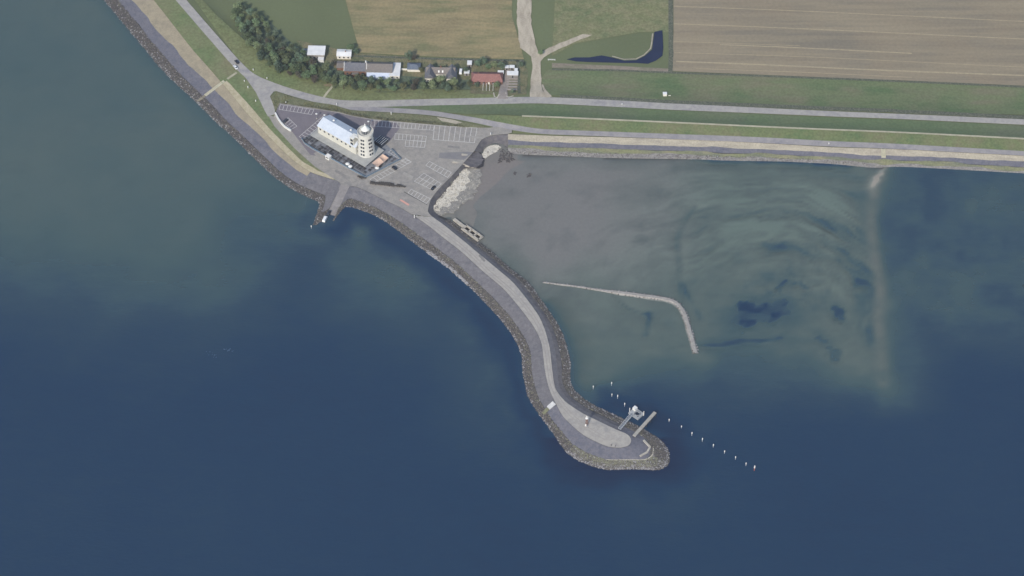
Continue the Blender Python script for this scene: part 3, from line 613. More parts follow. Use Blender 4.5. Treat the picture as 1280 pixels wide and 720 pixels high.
# painted bays
def bays(a, b, c, d, nn, rows=1, wdt=.2, mb=None):
    a, b, c, d = [G(*p)[:2] for p in (a, b, c, d)]; z = 4.245
    def ln(p, q):
        t = (q-p)/np.linalg.norm(q-p); m_ = np.array([-t[1], t[0]])*wdt/2; p = p-t*wdt/2; q = q+t*wdt/2
        mb.add([(*(p-m_), z), (*(q-m_), z), (*(q+m_), z), (*(p+m_), z)], [(0, 1, 2, 3)])
    for k in range(nn+1):
        t = k/nn; ln(a+(b-a)*t, d+(c-d)*t)
    z += .004
    for r in range(rows+1):
        t = r/rows; ln(a+(d-a)*t, b+(c-b)*t)
mb = MB()
bays((350.6,130.9),(392.5,137.3),(389.4,143.5),(348.75,137),9,1,.26,mb)
bays((360,147.5),(371.25,158),(364.4,162),(354,153),4,1,.26,mb)
bays((373.9,171.2),(403.5,145.8),(409.5,149.5),(380,175),9,1,.26,mb)
bays((464.2,150.6),(543.1,156.9),(541.6,163.1),(463.4,157.8),17,1,.26,mb)
bays((543.3,157),(596.25,160.2),(593,178.75),(541.25,174.8),8,1,.3,mb)
bays((493.9,167.2),(533,170.6),(532,177),(493.4,174.5),8,1,.26,mb)
bays((507.2,175.5),(531.9,177.4),(530.6,184.7),(506.4,183.1),5,1,.26,mb)
bays((536.9,202.2),(564.2,215.9),(559.5,222.2),(532.2,206.9),6,1,.26,mb)
bays((529.8,216.7),(551.7,230),(542.3,238.6),(518,226.9),5,2,.26,mb)
bays((513.9,236.9),(538,248.6),(532.7,254.8),(510,241.6),6,1,.26,mb)
bays((514.2,202.7),(467.5,228.6),(462.7,224.2),(507,199.5),11,1,.26,mb)
bays((490,187),(514.2,202.7),(508.5,205),(485.5,190.5),7,1,.26,mb)
struct(mb.build('parking_markings', M_LINE))
sheet('painted_strip', GP([(499.3,250.6),(501,249.2),(511.8,255.6),(510.6,257.6)]), M_PINK, .235, 4)
sheet('kerb_line', ribbon_poly(GP([(505,240),(514,245),(524,250.5),(534,256)]), .7), mat('kerb_dark', S(98,95,92), S(84,82,80), 1), .24, 3)
M_STAIN = mat('worn_asphalt', S(120,118,120), S(128,126,126), 4)
sheet('asphalt_patch', GP([(549.5,191),(584,190),(592,190.5),(580,200),(562,199),(548.5,197.5)]), M_STAIN, .232, 4)
sheet('asphalt_slope', [un(p[0],p[1],2.6) for p in [(577,205),(579,196),(592,190.5),(596,188),(603,192),(606,199),(597,207),(588,209)]], M_ASPHD, 0, 3, lambda V: np.interp(V[:,0], [un(578,200,4)[0], un(606,200,1)[0]], [4.05,.7]))
# slipway into the sea and boat ramp down to the mud
def ramp(name, pts_top, pts_bot, ztop, zbot, m):
    a, b = [un(*p, ztop) for p in pts_top]; c, d = [un(*p, zbot) for p in pts_bot]; mbx = MB(); N = 10; vs = []; fs = []
    for k in range(N+1):
        t = k/N; p = a+(d-a)*t; q = b+(c-b)*t
        vs += [p, q, q-np.array([0, 0, 2]), p-np.array([0, 0, 2])]
    for k in range(N):
        o = 4*k; fs += [(o, o+4, o+5, o+1), (o+1, o+5, o+6, o+2), (o+3, o+7, o+4, o)]
    mbx.add(vs, fs); return struct(mbx.build(name, m))
M_SLIP = mat('slipway_concrete', S(138,134,132), S(124,120,120), 3, grain=.08)
ramp('slipway', [(426,230.5),(437,232.5)], [(416.5,276.5),(403.5,273)], 4.2, -.7, M_SLIP)
M_WET = mat('wet_weed', S(48,47,52), S(60,58,60), 1.2, grain=.25, rough=.6)
ramp('boat_ramp', [(578,196),(572,205)], [(598.5,209),(606,199)], 4.15, 1.0, mat('ramp_concrete', S(104,101,104), S(92,90,94), 3))
sheet('weedy_ramp_foot', [un(p[0], p[1], 1.2) for p in [(592,204),(597,197),(605.5,197.5),(604,208),(598,210.5),(592,208)]], M_WET, 0, 3, lambda V: 1.3-.03*np.abs(V[:, 0]-V[:, 0].min()), jit=.3)
# wheel-worn lines and repaired patches in the paving
M_WORN = mat('worn_lane', S(146,141,136), S(154,149,143), 5, grain=.06, gscale=1)
PC = np.array([un(*p) for p in [(510,262),(526,271),(560,295),(585,315),(612,341),(637,362),(659,386),(673.5,408),(681.5,430),(685.5,455),(689.5,480),(699,500),(714,519),(735,536),(758,549)]])
PCs = catmull(PC, 5.0); tq = np.gradient(PCs, axis=0); tq /= np.linalg.norm(tq, axis=1)[:, None]; nq = np.column_stack([-tq[:, 1], tq[:, 0], tq[:, 2]*0])
for sgn in (-1, 1): sheet('worn_lane', ribbon_poly(PCs+nq*sgn*.95, [.5, .7, .6, .5, .4]), M_WORN, .262, 5, jit=.12)
M_PATCH = [mat('asphalt_repair_dark', S(122,119,117), S(130,127,124), 2, grain=.08), mat('asphalt_repair_pale', S(156,152,146), S(148,144,138), 2, grain=.08)]
for k, q in enumerate(([(505,215),(517,221),(515,224),(503,218)], [(560,182),(575,183.5),(574,186),(559,184.5)], [(470,236),(486,244),(484,246.5),(468,238.5)], [(420,212),(433,220),(431,222.5),(418,214.5)], [(500,192),(507,196),(505,198),(498,194)], [(600,318),(607,326),(605,328),(598,320)], [(585,170),(605,172),(604,174),(584,172)])):
    sheet('asphalt_repair', GP(q), M_PATCH[(k+1) % 2], .268, 4, jit=.25)

# ------------------------------------------------------------------ thin summer haze between the aircraft and the coast
hm = bpy.data.materials.new('haze_air'); hm.use_nodes = True; n = hm.node_tree.nodes; l = hm.node_tree.links; n.clear()
out = n.new('ShaderNodeOutputMaterial'); pv = n.new('ShaderNodeVolumePrincipled'); pv.inputs['Color'].default_value = (.93, .96, 1, 1); pv.inputs['Density'].default_value = HAZE_D; pv.inputs['Anisotropy'].default_value = 0
l.new(pv.outputs[0], out.inputs['Volume'])
bm = bmesh.new(); bmesh.ops.create_cube(bm, size=1); me = bpy.data.meshes.new('haze'); bm.to_mesh(me); bm.free(); me.materials.append(hm)
hz_ = link('haze', me); hz_.scale = (26000, 26000, 1165); hz_.location = (0, 0, 1165/2-12); hz_['kind'] = 'stuff'

# ================================================================== THINGS
M_GLASSD = mat('dark_glass', S(40,48,62), rough=.15, spec=.5)
M_STEELR = mat('metal_roof', S(196,203,212), S(186,194,205), 2.5, rough=.5, stretch=(1,.15,1), grain=.04, gscale=1)
M_CREAM = mat('cream_render', S(196,194,184), S(189,187,176), 3, grain=.04, gscale=1)
M_TOWER = mat('tower_render', S(200,199,192), S(193,191,184), 3, grain=.04, gscale=1)
M_PODR = mat('flat_roof_gravel', S(164,164,160), S(152,153,150), 3, grain=.08, gscale=.8)
M_FRAME = mat('white_frame', S(214,214,210), rough=.5)
M_DARK = mat('dark_metal', S(52,54,60), rough=.5)
M_GREYM = mat('grey_metal', S(140,144,150), S(126,130,136), 1, rough=.5)

# ---- tower building ------------------------------------------------
ZP = 2.4; ZR = 4.2+ZP
A_, B_, C_ = un(388.75,168.75,ZR), un(456.25,207.75,ZR), un(479,187.75,ZR)
uu = (B_-A_)[:2]; LU = np.linalg.norm(uu); uu /= LU; vv = np.array([-uu[1], uu[0]]); LV = float((C_-B_)[:2]@vv)
ang = math.atan2(uu[1], uu[0])
tb = thing('tower_building', 'cream lighthouse-shaped tower with white dome joined to a long white-roofed hall beside the car park', 'building', (A_[0], A_[1], 4.2), ang)
def loc(px, py, z):
    p = un(px, py, z); d = p[:2]-A_[:2]; return float(d@uu), float(d@vv)
MB().box((LU/2, LV/2, 0), (LU-3, LV-3, ZP-.35)).build('ground_floor', mat('brown_cladding', S(92,82,80), S(78,72,74), 1.5), tb)
mb = MB().box((LU/2, LV/2, ZP-.35), (LU+.6, LV+.6, .35)); mb.build('podium_roof', M_PODR, tb)
for k in range(11):
    MB().box((2.8+k*4.0, 1.47, .15), (2.6, .12, 1.8)).build('window', M_GLASSD, tb)
for k in range(4): MB().box((LU-1.47, 3+k*4.0, .15), (.12, 2.8, 1.8)).build('window', M_GLASSD, tb)
h1 = loc(397.5,166.25,ZR); h2 = loc(441.25,190.6,ZR); HV0 = (h1[1]+h2[1])/2; HV1 = HV0+.66*LV; HU0, HU1 = h1[0], h2[0]+3
EV, RG = ZP+6.7, ZP+9.6; HM = (HV0+HV1)/2
mb = MB(); vs = [(HU0,HV0,ZP),(HU1,HV0,ZP),(HU1,HV1,ZP),(HU0,HV1,ZP),(HU0,HV0,EV),(HU1,HV0,EV),(HU1,HV1,EV),(HU0,HV1,EV),(HU0,HM,RG-.1),(HU1,HM,RG-.1)]
mb.add(vs, [(0,1,5,4),(2,3,7,6),(3,0,4,8,7),(1,2,6,9,5)]); mb.build('hall_wall', M_CREAM, tb)
mb = MB(); o = .45; dz = (RG-EV)/(HM-HV0)*o
for s, v in ((-1, HV0), (1, HV1)):
    e = v+s*o; zz = EV-dz
    vs = [(HU0-.4,e,zz),(HU1+.2,e,zz),(HU1+.2,HM,RG),(HU0-.4,HM,RG),(HU0-.4,e,zz+.22),(HU1+.2,e,zz+.22),(HU1+.2,HM,RG+.22),(HU0-.4,HM,RG+.22)]
    f = [(4,5,6,7),(3,2,1,0),(0,1,5,4),(1,2,6,5),(3,0,4,7)]
    mb.add(vs, f if s < 0 else [tuple(reversed(q)) for q in f])
rf = mb.build('roof', M_STEELR, tb)
mb = MB()
for k in range(18):
    x = HU0+(HU1-HU0)*(k+.5)/18
    for s, v in ((-1, HV0), (1, HV1)): mb.beam((x, v+s*.4, EV-.15+.22), (x, HM, RG+.24), .09, .09)
mb.build('roof_seam', M_STEELR, rf)
for x in (HU0+7, HU0+22): MB().lathe((x, HM+2.4, RG-1.3), [(.55,0),(.55,.9),(.8,.95),(.8,1.15),(.2,1.5)], 12).build('roof_vent', M_FRAME, rf)
for k in range(8):
    x = HU0+2.2+k*(HU1-HU0-5)/7.6
    w_ = MB().box((x, HV0-.03, EV-2.9), (1.3, .1, 1.4)).build('window', M_GLASSD, tb); mbf = MB()
    mbf.box((x, HV0-.05, EV-3.02), (1.8, .14, .12)); mbf.build('sill', M_FRAME, w_)
for k in range(4): MB().box((HU0-.03, HV0+2+k*(HV1-HV0-4)/3, ZP+1.2), (.1, 1.6, 1.8)).build('window', M_GLASSD, tb)
tcx, tcy = loc(458.2,189.5,ZR); TH = 17.6
def trad(z): return 6.1-(z/TH)*1.25
tw = MB().lathe((tcx, tcy, ZP), [(6.1,0),(trad(6),6),(trad(12),12),(trad(TH),TH)], 40).build('tower', M_TOWER, tb, smooth=False)
for r in range(5):
    for k in range(12):
        a = -math.pi/2-ang+math.radians(-8+k*30 + (7 if k % 2 else -7)); z = ZP+1.5+r*3.1; rr = trad(z-ZP+.8)
        cx, cy = tcx+math.cos(a)*(rr-.06), tcy+math.sin(a)*(rr-.06)
        wn = MB().box((cx, cy, z), (1.15, .3, 1.55), a+math.pi/2).build('window', M_GLASSD, tb)
        if k % 4 == 1: MB().box((tcx+math.cos(a)*(rr+.14), tcy+math.sin(a)*(rr+.14), z-.2), (1.6, .3, .16), a+math.pi/2).build('sill', M_FRAME, wn)
zt = ZP+TH
MB().lathe((tcx, tcy, zt), [(4.85,0),(5.45,.35),(5.45,.7)], 40).build('gallery', M_TOWER, tb)
def ring(c, r0, r1, z0, z1, n=40):
    m_ = MB(); vs = []
    for (r, z) in ((r0,z0),(r1,z0),(r1,z1),(r0,z1)):
        for k in range(n): a = 2*math.pi*k/n; vs.append((c[0]+r*math.cos(a), c[1]+r*math.sin(a), c[2]+z))
    fs = []
    for j in range(4):
        j2 = (j+1) % 4
        for k in range(n): k2 = (k+1) % n; fs.append((j*n+k, j*n+k2, j2*n+k2, j2*n+k))
    return m_.add(vs, fs)
ring((tcx,tcy,zt), 5.1, 5.45, .7, 1.75).build('parapet', M_TOWER, tb)
lan = MB().lathe((tcx, tcy, zt+.7), [(2.9,0),(2.7,2.7)], 24).build('lantern', M_GLASSD, tb)
mb = MB()
for k in range(16): a = 2*math.pi*k/16; mb.box((tcx+2.9*math.cos(a), tcy+2.9*math.sin(a), zt+.7), (.16,.16,2.7), a)
mb.build('mullion', M_FRAME, lan)
dm = MB().lathe((tcx, tcy, zt+3.4), [(2.9,0),(2.9,.25),(2.3,.8),(1.6,1.6),(.8,2.4),(.3,3.0),(.28,3.7)], 28).build('dome', M_FRAME, tb, smooth=False)
MB().lathe((tcx, tcy, zt+7.1), [(.45,0),(.5,.3),(.1,.8),(.06,2)], 10).build('finial', M_FRAME, dm)
# stair block between hall and tower
sx, sy = tcx-6.9, HV0+2.2
st = MB().box((sx, sy, ZP), (3.0, 4.2, 13.2)).build('stair_block', M_CREAM, tb)
for k in range(4):
    MB().box((sx, sy-2.1, ZP+1.0+k*3.1), (2.1, .16, 1.9)).build('window', M_GLASSD, tb)
MB().box((sx, sy, ZP+13.2), (3.4, 4.6, .3)).build('stair_roof', M_FRAME, tb)
br = MB().box((tcx-4.6, sy+1, ZP+13.0), (4.6, 1.6, .3)); 
for yy in (-.8, .8): br.beam((tcx-6.9, sy+1+yy, ZP+14.3), (tcx-2.6, sy+1+yy, ZP+14.3), .12)
br.build('bridge', M_FRAME, tb)
gc = loc(475,180.5,4.2); cn = MB().box((gc[0], gc[1]+1.5, 0), (6, 7, 3.0)).build('glass_porch', M_GLASSD, tb); mb = MB()
for k in range(5): mb.box((gc[0]-3+k*1.5, gc[1]+1.5, 3.0), (.14, 7.2, .12))
mb.build('glazing_bar', M_FRAME, cn)

# ---- terrace
M_TERR = mat('terrace_paving', S(132,135,140), S(114,118,126), 1.0, grain=.1, gscale=.7)
TERR = [(376.5,173.5),(381,180),(392,187.3),(404,193.5),(457,222.3),(501,199.5),(489,187),(481,179),(470,172),(420,158),(409,150),(384,170)]
sheet('terrace', GP(TERR), M_TERR, .24, 4)
def pl(p, z): q = un(p[0], p[1], 4.24); return np.array([q[0], q[1], z])
fence = thing('terrace_fence', 'bluish glass panel fence round the restaurant terrace', 'fence', tuple(pl((457,222.3),4.24)))
mg = mat('fence_glass', S(96,116,134), rough=.2, spec=.5); f0 = np.array(fence.location)
fp = [(376.5,173.5),(381,180),(392,187.3),(404,193.5),(457,222.3),(501,199.5),(489,187)]
for i in range(len(fp)-1):
    a, b = pl(fp[i],4.24), pl(fp[i+1],4.24); L = np.linalg.norm(b-a); k = int(L/3.2)
    for q in range(k):
        p0, p1 = a+(b-a)*q/k-f0, a+(b-a)*(q+1)/k-f0; d = (p1-p0)/np.linalg.norm(p1-p0)
        MB().beam(p0+d*.12+(0,0,.85), p1-d*.12+(0,0,.85), .07, 1.3).build('panel', mg, fence)
        MB().box(tuple(p0), (.14,.14,1.65)).build('post', M_GREYM, fence)
kb = MB()
for i in range(len(fp)-1): kb.beam(pl(fp[i],4.3)-f0, pl(fp[i+1],4.3)-f0, .5, .3)
kb.build('kerb', mat('fence_kerb', S(150,148,146)), fence)
# picnic tables on the terrace
M_TAB = mat('dark_table_wood', S(70,70,76), S(96,95,98), .5, rnd=.6)
def table_mesh():
    m = MB().box((0,0,.70),(1.9,.85,.07)); m.box((0,-.75,.42),(1.9,.32,.06)); m.box((0,.75,.42),(1.9,.32,.06))
    for x in (-.7,.7): m.beam((x,-.7,0),(x,.15,.7),.09); m.beam((x,.7,0),(x,-.15,.7),.09); m.beam((x,-.85,.4),(x,.85,.4),.08)
    return m
TG = 'dark picnic tables set out in rows on the terrace'
tabs = []
proto = tag(table_mesh().build('picnic_table', M_TAB), 'dark picnic table in the rows between the glass fence and the long hall', 'table', TG)
tpoly = np.array([G(*p)[:2] for p in [(378,174),(388,169),(457,209),(457,219.5),(404,191.5),(392,185.5),(382,179)]])
k = 0
for iu in range(30):
    for iv in range(7):
        p = A_[:2]+uu*(-9+iu*2.35+.3*random.random())+vv*(-.6-iv*2.3+.3*random.random())
        if inside(p[None], tpoly)[0] and random.random() < .78:
            o = proto if k == 0 else dup(proto, (0,0,0)); o.location = (p[0], p[1], 4.24); o.rotation_euler.z = ang+(math.pi/2 if random.random() < .3 else 0)+random.uniform(-.08,.08); k += 1
tp2 = np.array([G(*p)[:2] for p in [(462,212),(470,208),(481,201),(489,194),(497,199.5),(459,219)]])
for iu in range(12):
    for iv in range(4):
        p = B_[:2]+uu*(3.5+iv*3)+vv*(-2+iu*2.6)
        if inside(p[None], tp2)[0] and random.random() < .7:
            dup(proto, (p[0], p[1], 4.24), ang+random.uniform(-.2,1.7), 'dark picnic table around the peach sail awning beside the tower')
def parasol(px, py, label):
    p = pl((px,py),4.24); t = thing('parasol', label, 'parasol', tuple(p), 0, 'white parasols on the terrace')
    MB().lathe((0,0,2.1),[(1.5,0),(1.5,.05),(.1,.75)],8).build('canopy', M_FRAME, t); MB().lathe((0,0,0),[(.35,0),(.35,.12),(.05,.14),(.05,2.7)],8).build('pole', M_GREYM, t)
parasol(434.5,207.5,'white parasol leftmost of the small cluster among the dark tables in front of the tower'); parasol(438,210.5,'white parasol rightmost of the small cluster among the dark tables in front of the tower')
parasol(471.5,212.5,'white parasol by the peach sail awning')
# kiosk
p = pl((410.6,198),4.24); kk = thing('kiosk', 'small white kiosk at the edge of the terrace facing the sea', 'kiosk', tuple(p), ang)
MB().box((0,0,0),(3.0,2.6,2.3)).build('wall', M_FRAME, kk); MB().box((0,0,2.3),(3.5,3.1,.25)).build('roof', M_WHITE, kk); MB().box((0,-1.31,1.0),(2,.06,1)).build('hatch', M_DARK, kk)
# awning
aw = thing('sail_awning', 'peach coloured two-part sail awning over the terrace beside the tower', 'awning', tuple(pl((475,205),4.24)))
a0 = np.array(aw.location); cl = mat('peach_canvas', S(206,178,158), S(196,168,150), 2)
for q in ([(465,203.75),(474,196.5),(480,202.5),(471.9,208.75)], [(474.4,196.1),(478.3,192.3),(485.8,197.3),(480.4,202.2)]):
    P4 = [un(x, y, 7.2)-a0 for x, y in q]; mbx = MB(); n_ = 6; vs = []
    for i in range(n_+1):
        for j in range(n_+1):
            s, t = i/n_, j/n_; pt = (P4[0]*(1-s)+P4[1]*s)*(1-t)+(P4[3]*(1-s)+P4[2]*s)*t
            vs.append(pt-np.array([0,0,.9*math.sin(math.pi*s)*math.sin(math.pi*t)]))
    top = [(i*(n_+1)+j, i*(n_+1)+j+1, (i+1)*(n_+1)+j+1, (i+1)*(n_+1)+j) for i in range(n_) for j in range(n_)]
    mbx.add(vs, top).add([v-np.array([0,0,.05]) for v in vs], [tuple(reversed(f)) for f in top]); mbx.build('canvas', cl, aw)
    for v in P4: MB().lathe((v[0],v[1],0),[(.08,0),(.08,v[2]+.2)],8).build('pole', M_GREYM, aw)

# ---- vehicles
def car(px, py, px2, py2, paint, label, van=False, z=None, name='parked_car'):
    """heading from (px,py) towards (px2,py2)"""
    p = G(px, py); q = G(px2, py2); h = math.atan2(q[1]-p[1], q[0]-p[0]); zz = (4.25 if z is None else z)
    if z is not None: p = un(px, py, z)
    t = thing(name, label, 'van' if van else 'car', (p[0], p[1], zz), h)
    L, Wd = (5.6, 2.1) if van else (4.4, 1.82)
    prof = [(-L/2,.35),(-L/2+.05,.85),(-L/2+.2,1.95),(L/2-1.5,2.0),(L/2-.75,1.25),(L/2-.1,.95),(L/2,.4)] if van else [(-L/2,.35),(-L/2+.05,.82),(-L/2+.5,.95),(-.95,1.42),(.55,1.45),(1.2,.98),(L/2-.15,.78),(L/2,.4)]
    def extr(pr, w, top=1.0):
        m = MB(); n_ = len(pr); vs = []
        for s in (-1, 1):
            for (x, zq) in pr: vs.append((x, s*w/2*(1 if zq < 1.0 else .84), zq))
        fs = [tuple(range(n_)), tuple(reversed(range(n_, 2*n_)))]+[((i+1) % n_, i, i+n_, (i+1) % n_+n_) for i in range(n_)]
        return m.add(vs, fs)
    b = extr(prof, Wd).build('body', paint, t)
    mo = b.modifiers.new('bevel','BEVEL'); mo.width = .07; mo.segments = 2
    gw = MB()
    if van: gw.add([(L/2-1.46,-.8,2.0),(L/2-1.46,.8,2.0),(L/2-.77,.9,1.3),(L/2-.77,-.9,1.3)],[(0,3,2,1)])
    else: gw.add([(.6,-.68,1.46),(.6,.68,1.46),(1.22,.76,1.02),(1.22,-.76,1.02)],[(0,3,2,1)])
    if not van: gw.add([(-1.0,-.68,1.44),(-1.0,.68,1.44),(-L/2+.52,.74,1.0),(-L/2+.52,-.74,1.0)],[(0,1,2,3)])
    for v in range(len(gw.v)): x, y, zq = gw.v[v]; gw.v[v] = (x+(.03 if x > 0 else -.03), y, zq+.03)
    gw.build('windscreen', M_GLASSD, t)
    if not van:
        for s in (-1, 1): MB().add([(-.9,s*.785,1.38),(.5,s*.785,1.38),(1.05,s*.93,.98),(-1.5,s*.93,.98)],[(0,1,2,3) if s < 0 else (3,2,1,0)]).build('side_window', M_GLASSD, t)
    for x in (-L/2+.85, L/2-.85):
        for s in (-1, 1):
            m = MB().lathe((0,0,0),[(.32,0),(.32,.22)],14); m.v = [(a+x, s*(Wd/2-.2)+c*s, b_+.32) for (a,b_,c) in m.v]; m.build('wheel', M_DARK, t)
    for s in (-1, 1): MB().box((L/2-.06, s*.62, .62),(.14,.3,.14)).build('headlight', M_FRAME, t)
    return t
P_BLK = mat('black_car_paint', S(30,32,38), rough=.25, spec=.5); P_WHT = mat('white_car_paint', S(225,226,226), rough=.3, spec=.5); P_GRY = mat('dark_grey_car_paint', S(58,60,68), rough=.3, spec=.5)
car(296.2,78.5,302,85,P_BLK,'black car driving on the coast road next to a white car')
car(294.3,85,287,77,P_WHT,'white car on the coast road next to a black car')
car(356.6,152.2,353.5,155,P_GRY,'dark grey car parked in the bay beside the curved white wall')
car(493.3,211.2,497.5,214.6,P_BLK,'black car parked alone along the terrace fence by the tower')
car(541.8,235.8,545,232,P_BLK,'black car parked in the double block of bays near the pale sand')
car(411,266.5,414,261,P_GRY,'dark grey car on the slipway just above a white van', z=.95)
car(406.3,274.5,409.3,268.6,P_WHT,'white van at the foot of the slipway by the water', van=True, z=.12, name='parked_van')
car(576,90,577,84,P_WHT,'white van parked in a garden beside the double-gabled house', van=True, z=2.3, name='parked_van')

# ---- houses
M_BRICK = mat('brick_wall', S(128,96,82), S(112,86,74), .6); M_HWHITE = mat('white_wall', S(220,216,206), S(208,203,192), 2); M_GREYW = mat('grey_wall', S(140,136,132), S(126,122,118), 2)
M_RSLATE = mat('slate_roof', S(96,98,106), S(108,109,114), 1.2, grain=.12, gscale=.5); M_RBROWN = mat('brown_tile_roof', S(122,116,112), S(110,105,102), 1.0, grain=.12, gscale=.5)
M_RRED = mat('red_tile_roof', S(140,100,94), S(126,90,86), 1.0, S(146,108,102), 6, grain=.1, gscale=.5); M_RBLUE = mat('blue_slate_roof', S(92,102,116), S(102,110,122), 1.2, grain=.1, gscale=.5)
M_RWHITE = mat('white_flat_roof', S(224,224,222), S(206,207,207), 4, grain=.03); M_SOLAR = mat('solar_panel', S(40,58,92), S(48,66,100), 1, rough=.2, spec=.5)
def gable(t, x0, x1, y0, y1, wh, rh, wm, rm, along='x', ov=.35, hip=0):
    """walls and roof of one gabled block in the local frame of t"""
    m = MB().box(((x0+x1)/2,(y0+y1)/2,0),(x1-x0,y1-y0,wh))
    r = MB(); sw = (lambda a,b,c: (a,b,c)) if along == 'x' else (lambda a,b,c: (b,a,c))
    if along == 'x': a0,a1,b0,b1 = x0,x1,y0,y1
    else: a0,a1,b0,b1 = y0,y1,x0,x1
    bm_ = (b0+b1)/2; hp = hip
    if not hip:
        for a in (a0,a1): 
            tri = [sw(a,b0,wh),sw(a,b1,wh),sw(a,bm_,wh+rh-.05)]
            m.add(tri+[sw(a+(.05 if a==a0 else -.05),p_[1] if along=='x' else p_[0],p_[2]) for p_ in tri], [(0,1,2),(2,1,0)][:1]+[(5,4,3)])
    w_ = m.build('wall', wm, t)
    e0,e1 = b0-ov,b1+ov; g0,g1 = a0-ov,a1+ov; ze = wh-.12
    vs = [sw(g0,e0,ze),sw(g1,e0,ze),sw(g1,e1,ze),sw(g0,e1,ze),sw(g0+hp,bm_,wh+rh),sw(g1-hp,bm_,wh+rh)]
    fs = [(0,1,5,4),(2,3,4,5),(3,0,4),(1,2,5),(3,2,1,0)]
    if along != 'x': fs = [tuple(reversed(f)) for f in fs]
    return w_, r.add(vs,fs).build('roof', rm, t)
def wins(t, xs, y, z, w=1.1, h=1.2):
    for x in xs:
        w_ = MB().box((x,y,z),(w,.1,h)).build('window', M_GLASSD, t); MB().box((x,y-.04,z-.1),(w+.2,.14,.1)).build('sill', M_FRAME, w_)
def house(px, py, label, cat='house', rz=0.0, name='house'):
    p = G(px,py); return thing(name, label, cat, (p[0],p[1],2.15), rz)
hz = -.03
t = house(396,69,'house with white flat roof and grey walls behind the thick end of the tree belt',rz=hz)
MB().box((0,0,0),(11.6,9,4.2)).build('wall', M_GREYW, t); MB().box((0,0,4.2),(12.2,9.6,.3)).build('roof', M_RWHITE, t); wins(t,(-4,-1.3,1.3,4),-4.52,1.2); MB().box((3.5,-6,0),(4,3,2.6)).build('porch', M_RWHITE, t)
t = house(384,68,'low dark shed beside the white flat-roofed house at the end of the lane','shed',rz=hz,name='shed')
MB().box((0,0,0),(6,5,2.6)).build('wall', M_GREYW, t); MB().box((0,0,2.6),(6.5,5.5,.2)).build('roof', M_RBLUE, t)
t = house(430.5,70,'small white-roofed bungalow behind the row of slate roofs',rz=hz)
w_, r_ = gable(t,-4.8,4.8,-3.4,3.4,3,1.0,M_HWHITE,M_RWHITE); MB().box((1,0,3.6),(.6,.6,1.2)).build('chimney', M_BRICK, r_); wins(t,(-3,0,3),-3.42,.9)
t = house(445,88.5,'slate-roofed house with white verges, roof windows and blue solar panels behind',rz=hz)
w_, r_ = gable(t,-7.6,7.6,-4.6,4.6,4.0,3.4,M_BRICK,M_RSLATE)
for s in (-7.75,7.75):
    m = MB(); m.beam((s,-4.8,4.1),(s,0,7.6),.3,.2).beam((s,4.8,4.1),(s,0,7.6),.3,.2); m.build('verge', M_FRAME, r_)
for x in (-5,-.8,5.4): MB().add([(x-.5,-3,5.12),(x+.5,-3,5.12),(x+.5,-1.9,5.95),(x-.5,-1.9,5.95)],[(0,1,2,3)]).build('roof_window', M_FRAME, r_)
MB().add([(-6,.6,7.0),(6,.6,7.0),(6,4.2,4.55),(-6,4.2,4.55)],[(0,1,2,3)]).add([(-6,.6,6.9),(6,.6,6.9),(6,4.2,4.45),(-6,4.2,4.45)],[(3,2,1,0)]).build('solar_panel', M_SOLAR, r_)
wins(t,(-5.5,-2.5,5),-4.62,1); MB().box((0,-5.6,0),(4.4,2.4,2.6)).build('bay', M_BRICK, t); MB().box((0,-5.6,2.6),(4.7,2.7,.2)).build('bay_roof', M_RBROWN, t); MB().box((7.0,1.2,6.2),(.9,.9,1.9)).build('chimney', M_FRAME, r_)
t = house(426.5,84,'low beige outhouse adjoining the slate house with white verges','outhouse',rz=hz,name='outhouse')
gable(t,-2.6,2.6,-3.4,3.4,2.6,1.0,M_BRICK,M_RBROWN,'x')
t = house(474.5,89.5,'long brown-roofed house with a bluish white lean-to along its front',rz=hz)
w_, r_ = gable(t,-9,9,-4.8,4.8,4.0,3.2,M_GREYW,M_RBROWN); wins(t,(-6,-2,2,6),-4.82,1)
MB().add([(-8.4,-8,2.4),(7.6,-8,2.4),(7.6,-4.85,3.4),(-8.4,-4.85,3.4),(-8.4,-8,0),(7.6,-8,0),(7.6,-4.85,0),(-8.4,-4.85,0)],[(0,1,2,3),(4,5,1,0),(5,6,2,1),(7,4,0,3)]).build('lean_to', mat('pale_sheeting', S(204,212,226), S(190,200,218), 2), t); MB().box((-8.6,1,5.4),(.8,.8,1.6)).build('chimney', M_BRICK, r_)
t = house(494,91,'white flat-roofed annex beside the long brown-roofed house','annex',rz=hz,name='annex')
MB().box((0,0,0),(7,13,3.0)).build('wall', M_HWHITE, t); MB().box((0,0,3.0),(7.4,13.4,.25)).build('roof', M_RWHITE, t); wins(t,(-1.8,1.8),-6.52,.8)
t = house(517.5,86,'low outbuilding with a blue hipped roof in the gardens','outbuilding',rz=hz,name='outbuilding')
gable(t,-4.3,4.3,-3.2,3.2,2.4,1.7,M_HWHITE,M_RBLUE,hip=2.6)
p = G(510,88); t = thing('garden_wall', 'low white garden wall in front of the blue-roofed outbuilding', 'wall', tuple(p+np.array([0,0,.15])), hz); MB().box((0,0,0),(12,.3,1.3)).build('panel', M_HWHITE, t); MB().box((0,0,1.3),(12.2,.42,.12)).build('coping', M_FRAME, t)
t = house(551,96.5,'slate house with two white front gables',rz=hz)
gable(t,-9.8,9.8,-1.5,5.2,4.2,3.2,M_HWHITE,M_RBROWN); 
for x in (-7.2,7.6):
    w_, r_ = gable(t,x-3.4,x+3.4,-5.6,4.6,4.0,4.0,M_HWHITE,M_RSLATE,'y',.3); wins(t,(x-1.2,x+1.2),-5.62,1)
    MB().box((x,-5.62,4.3),(1.2,.1,1.3)).build('window', M_GLASSD, t)
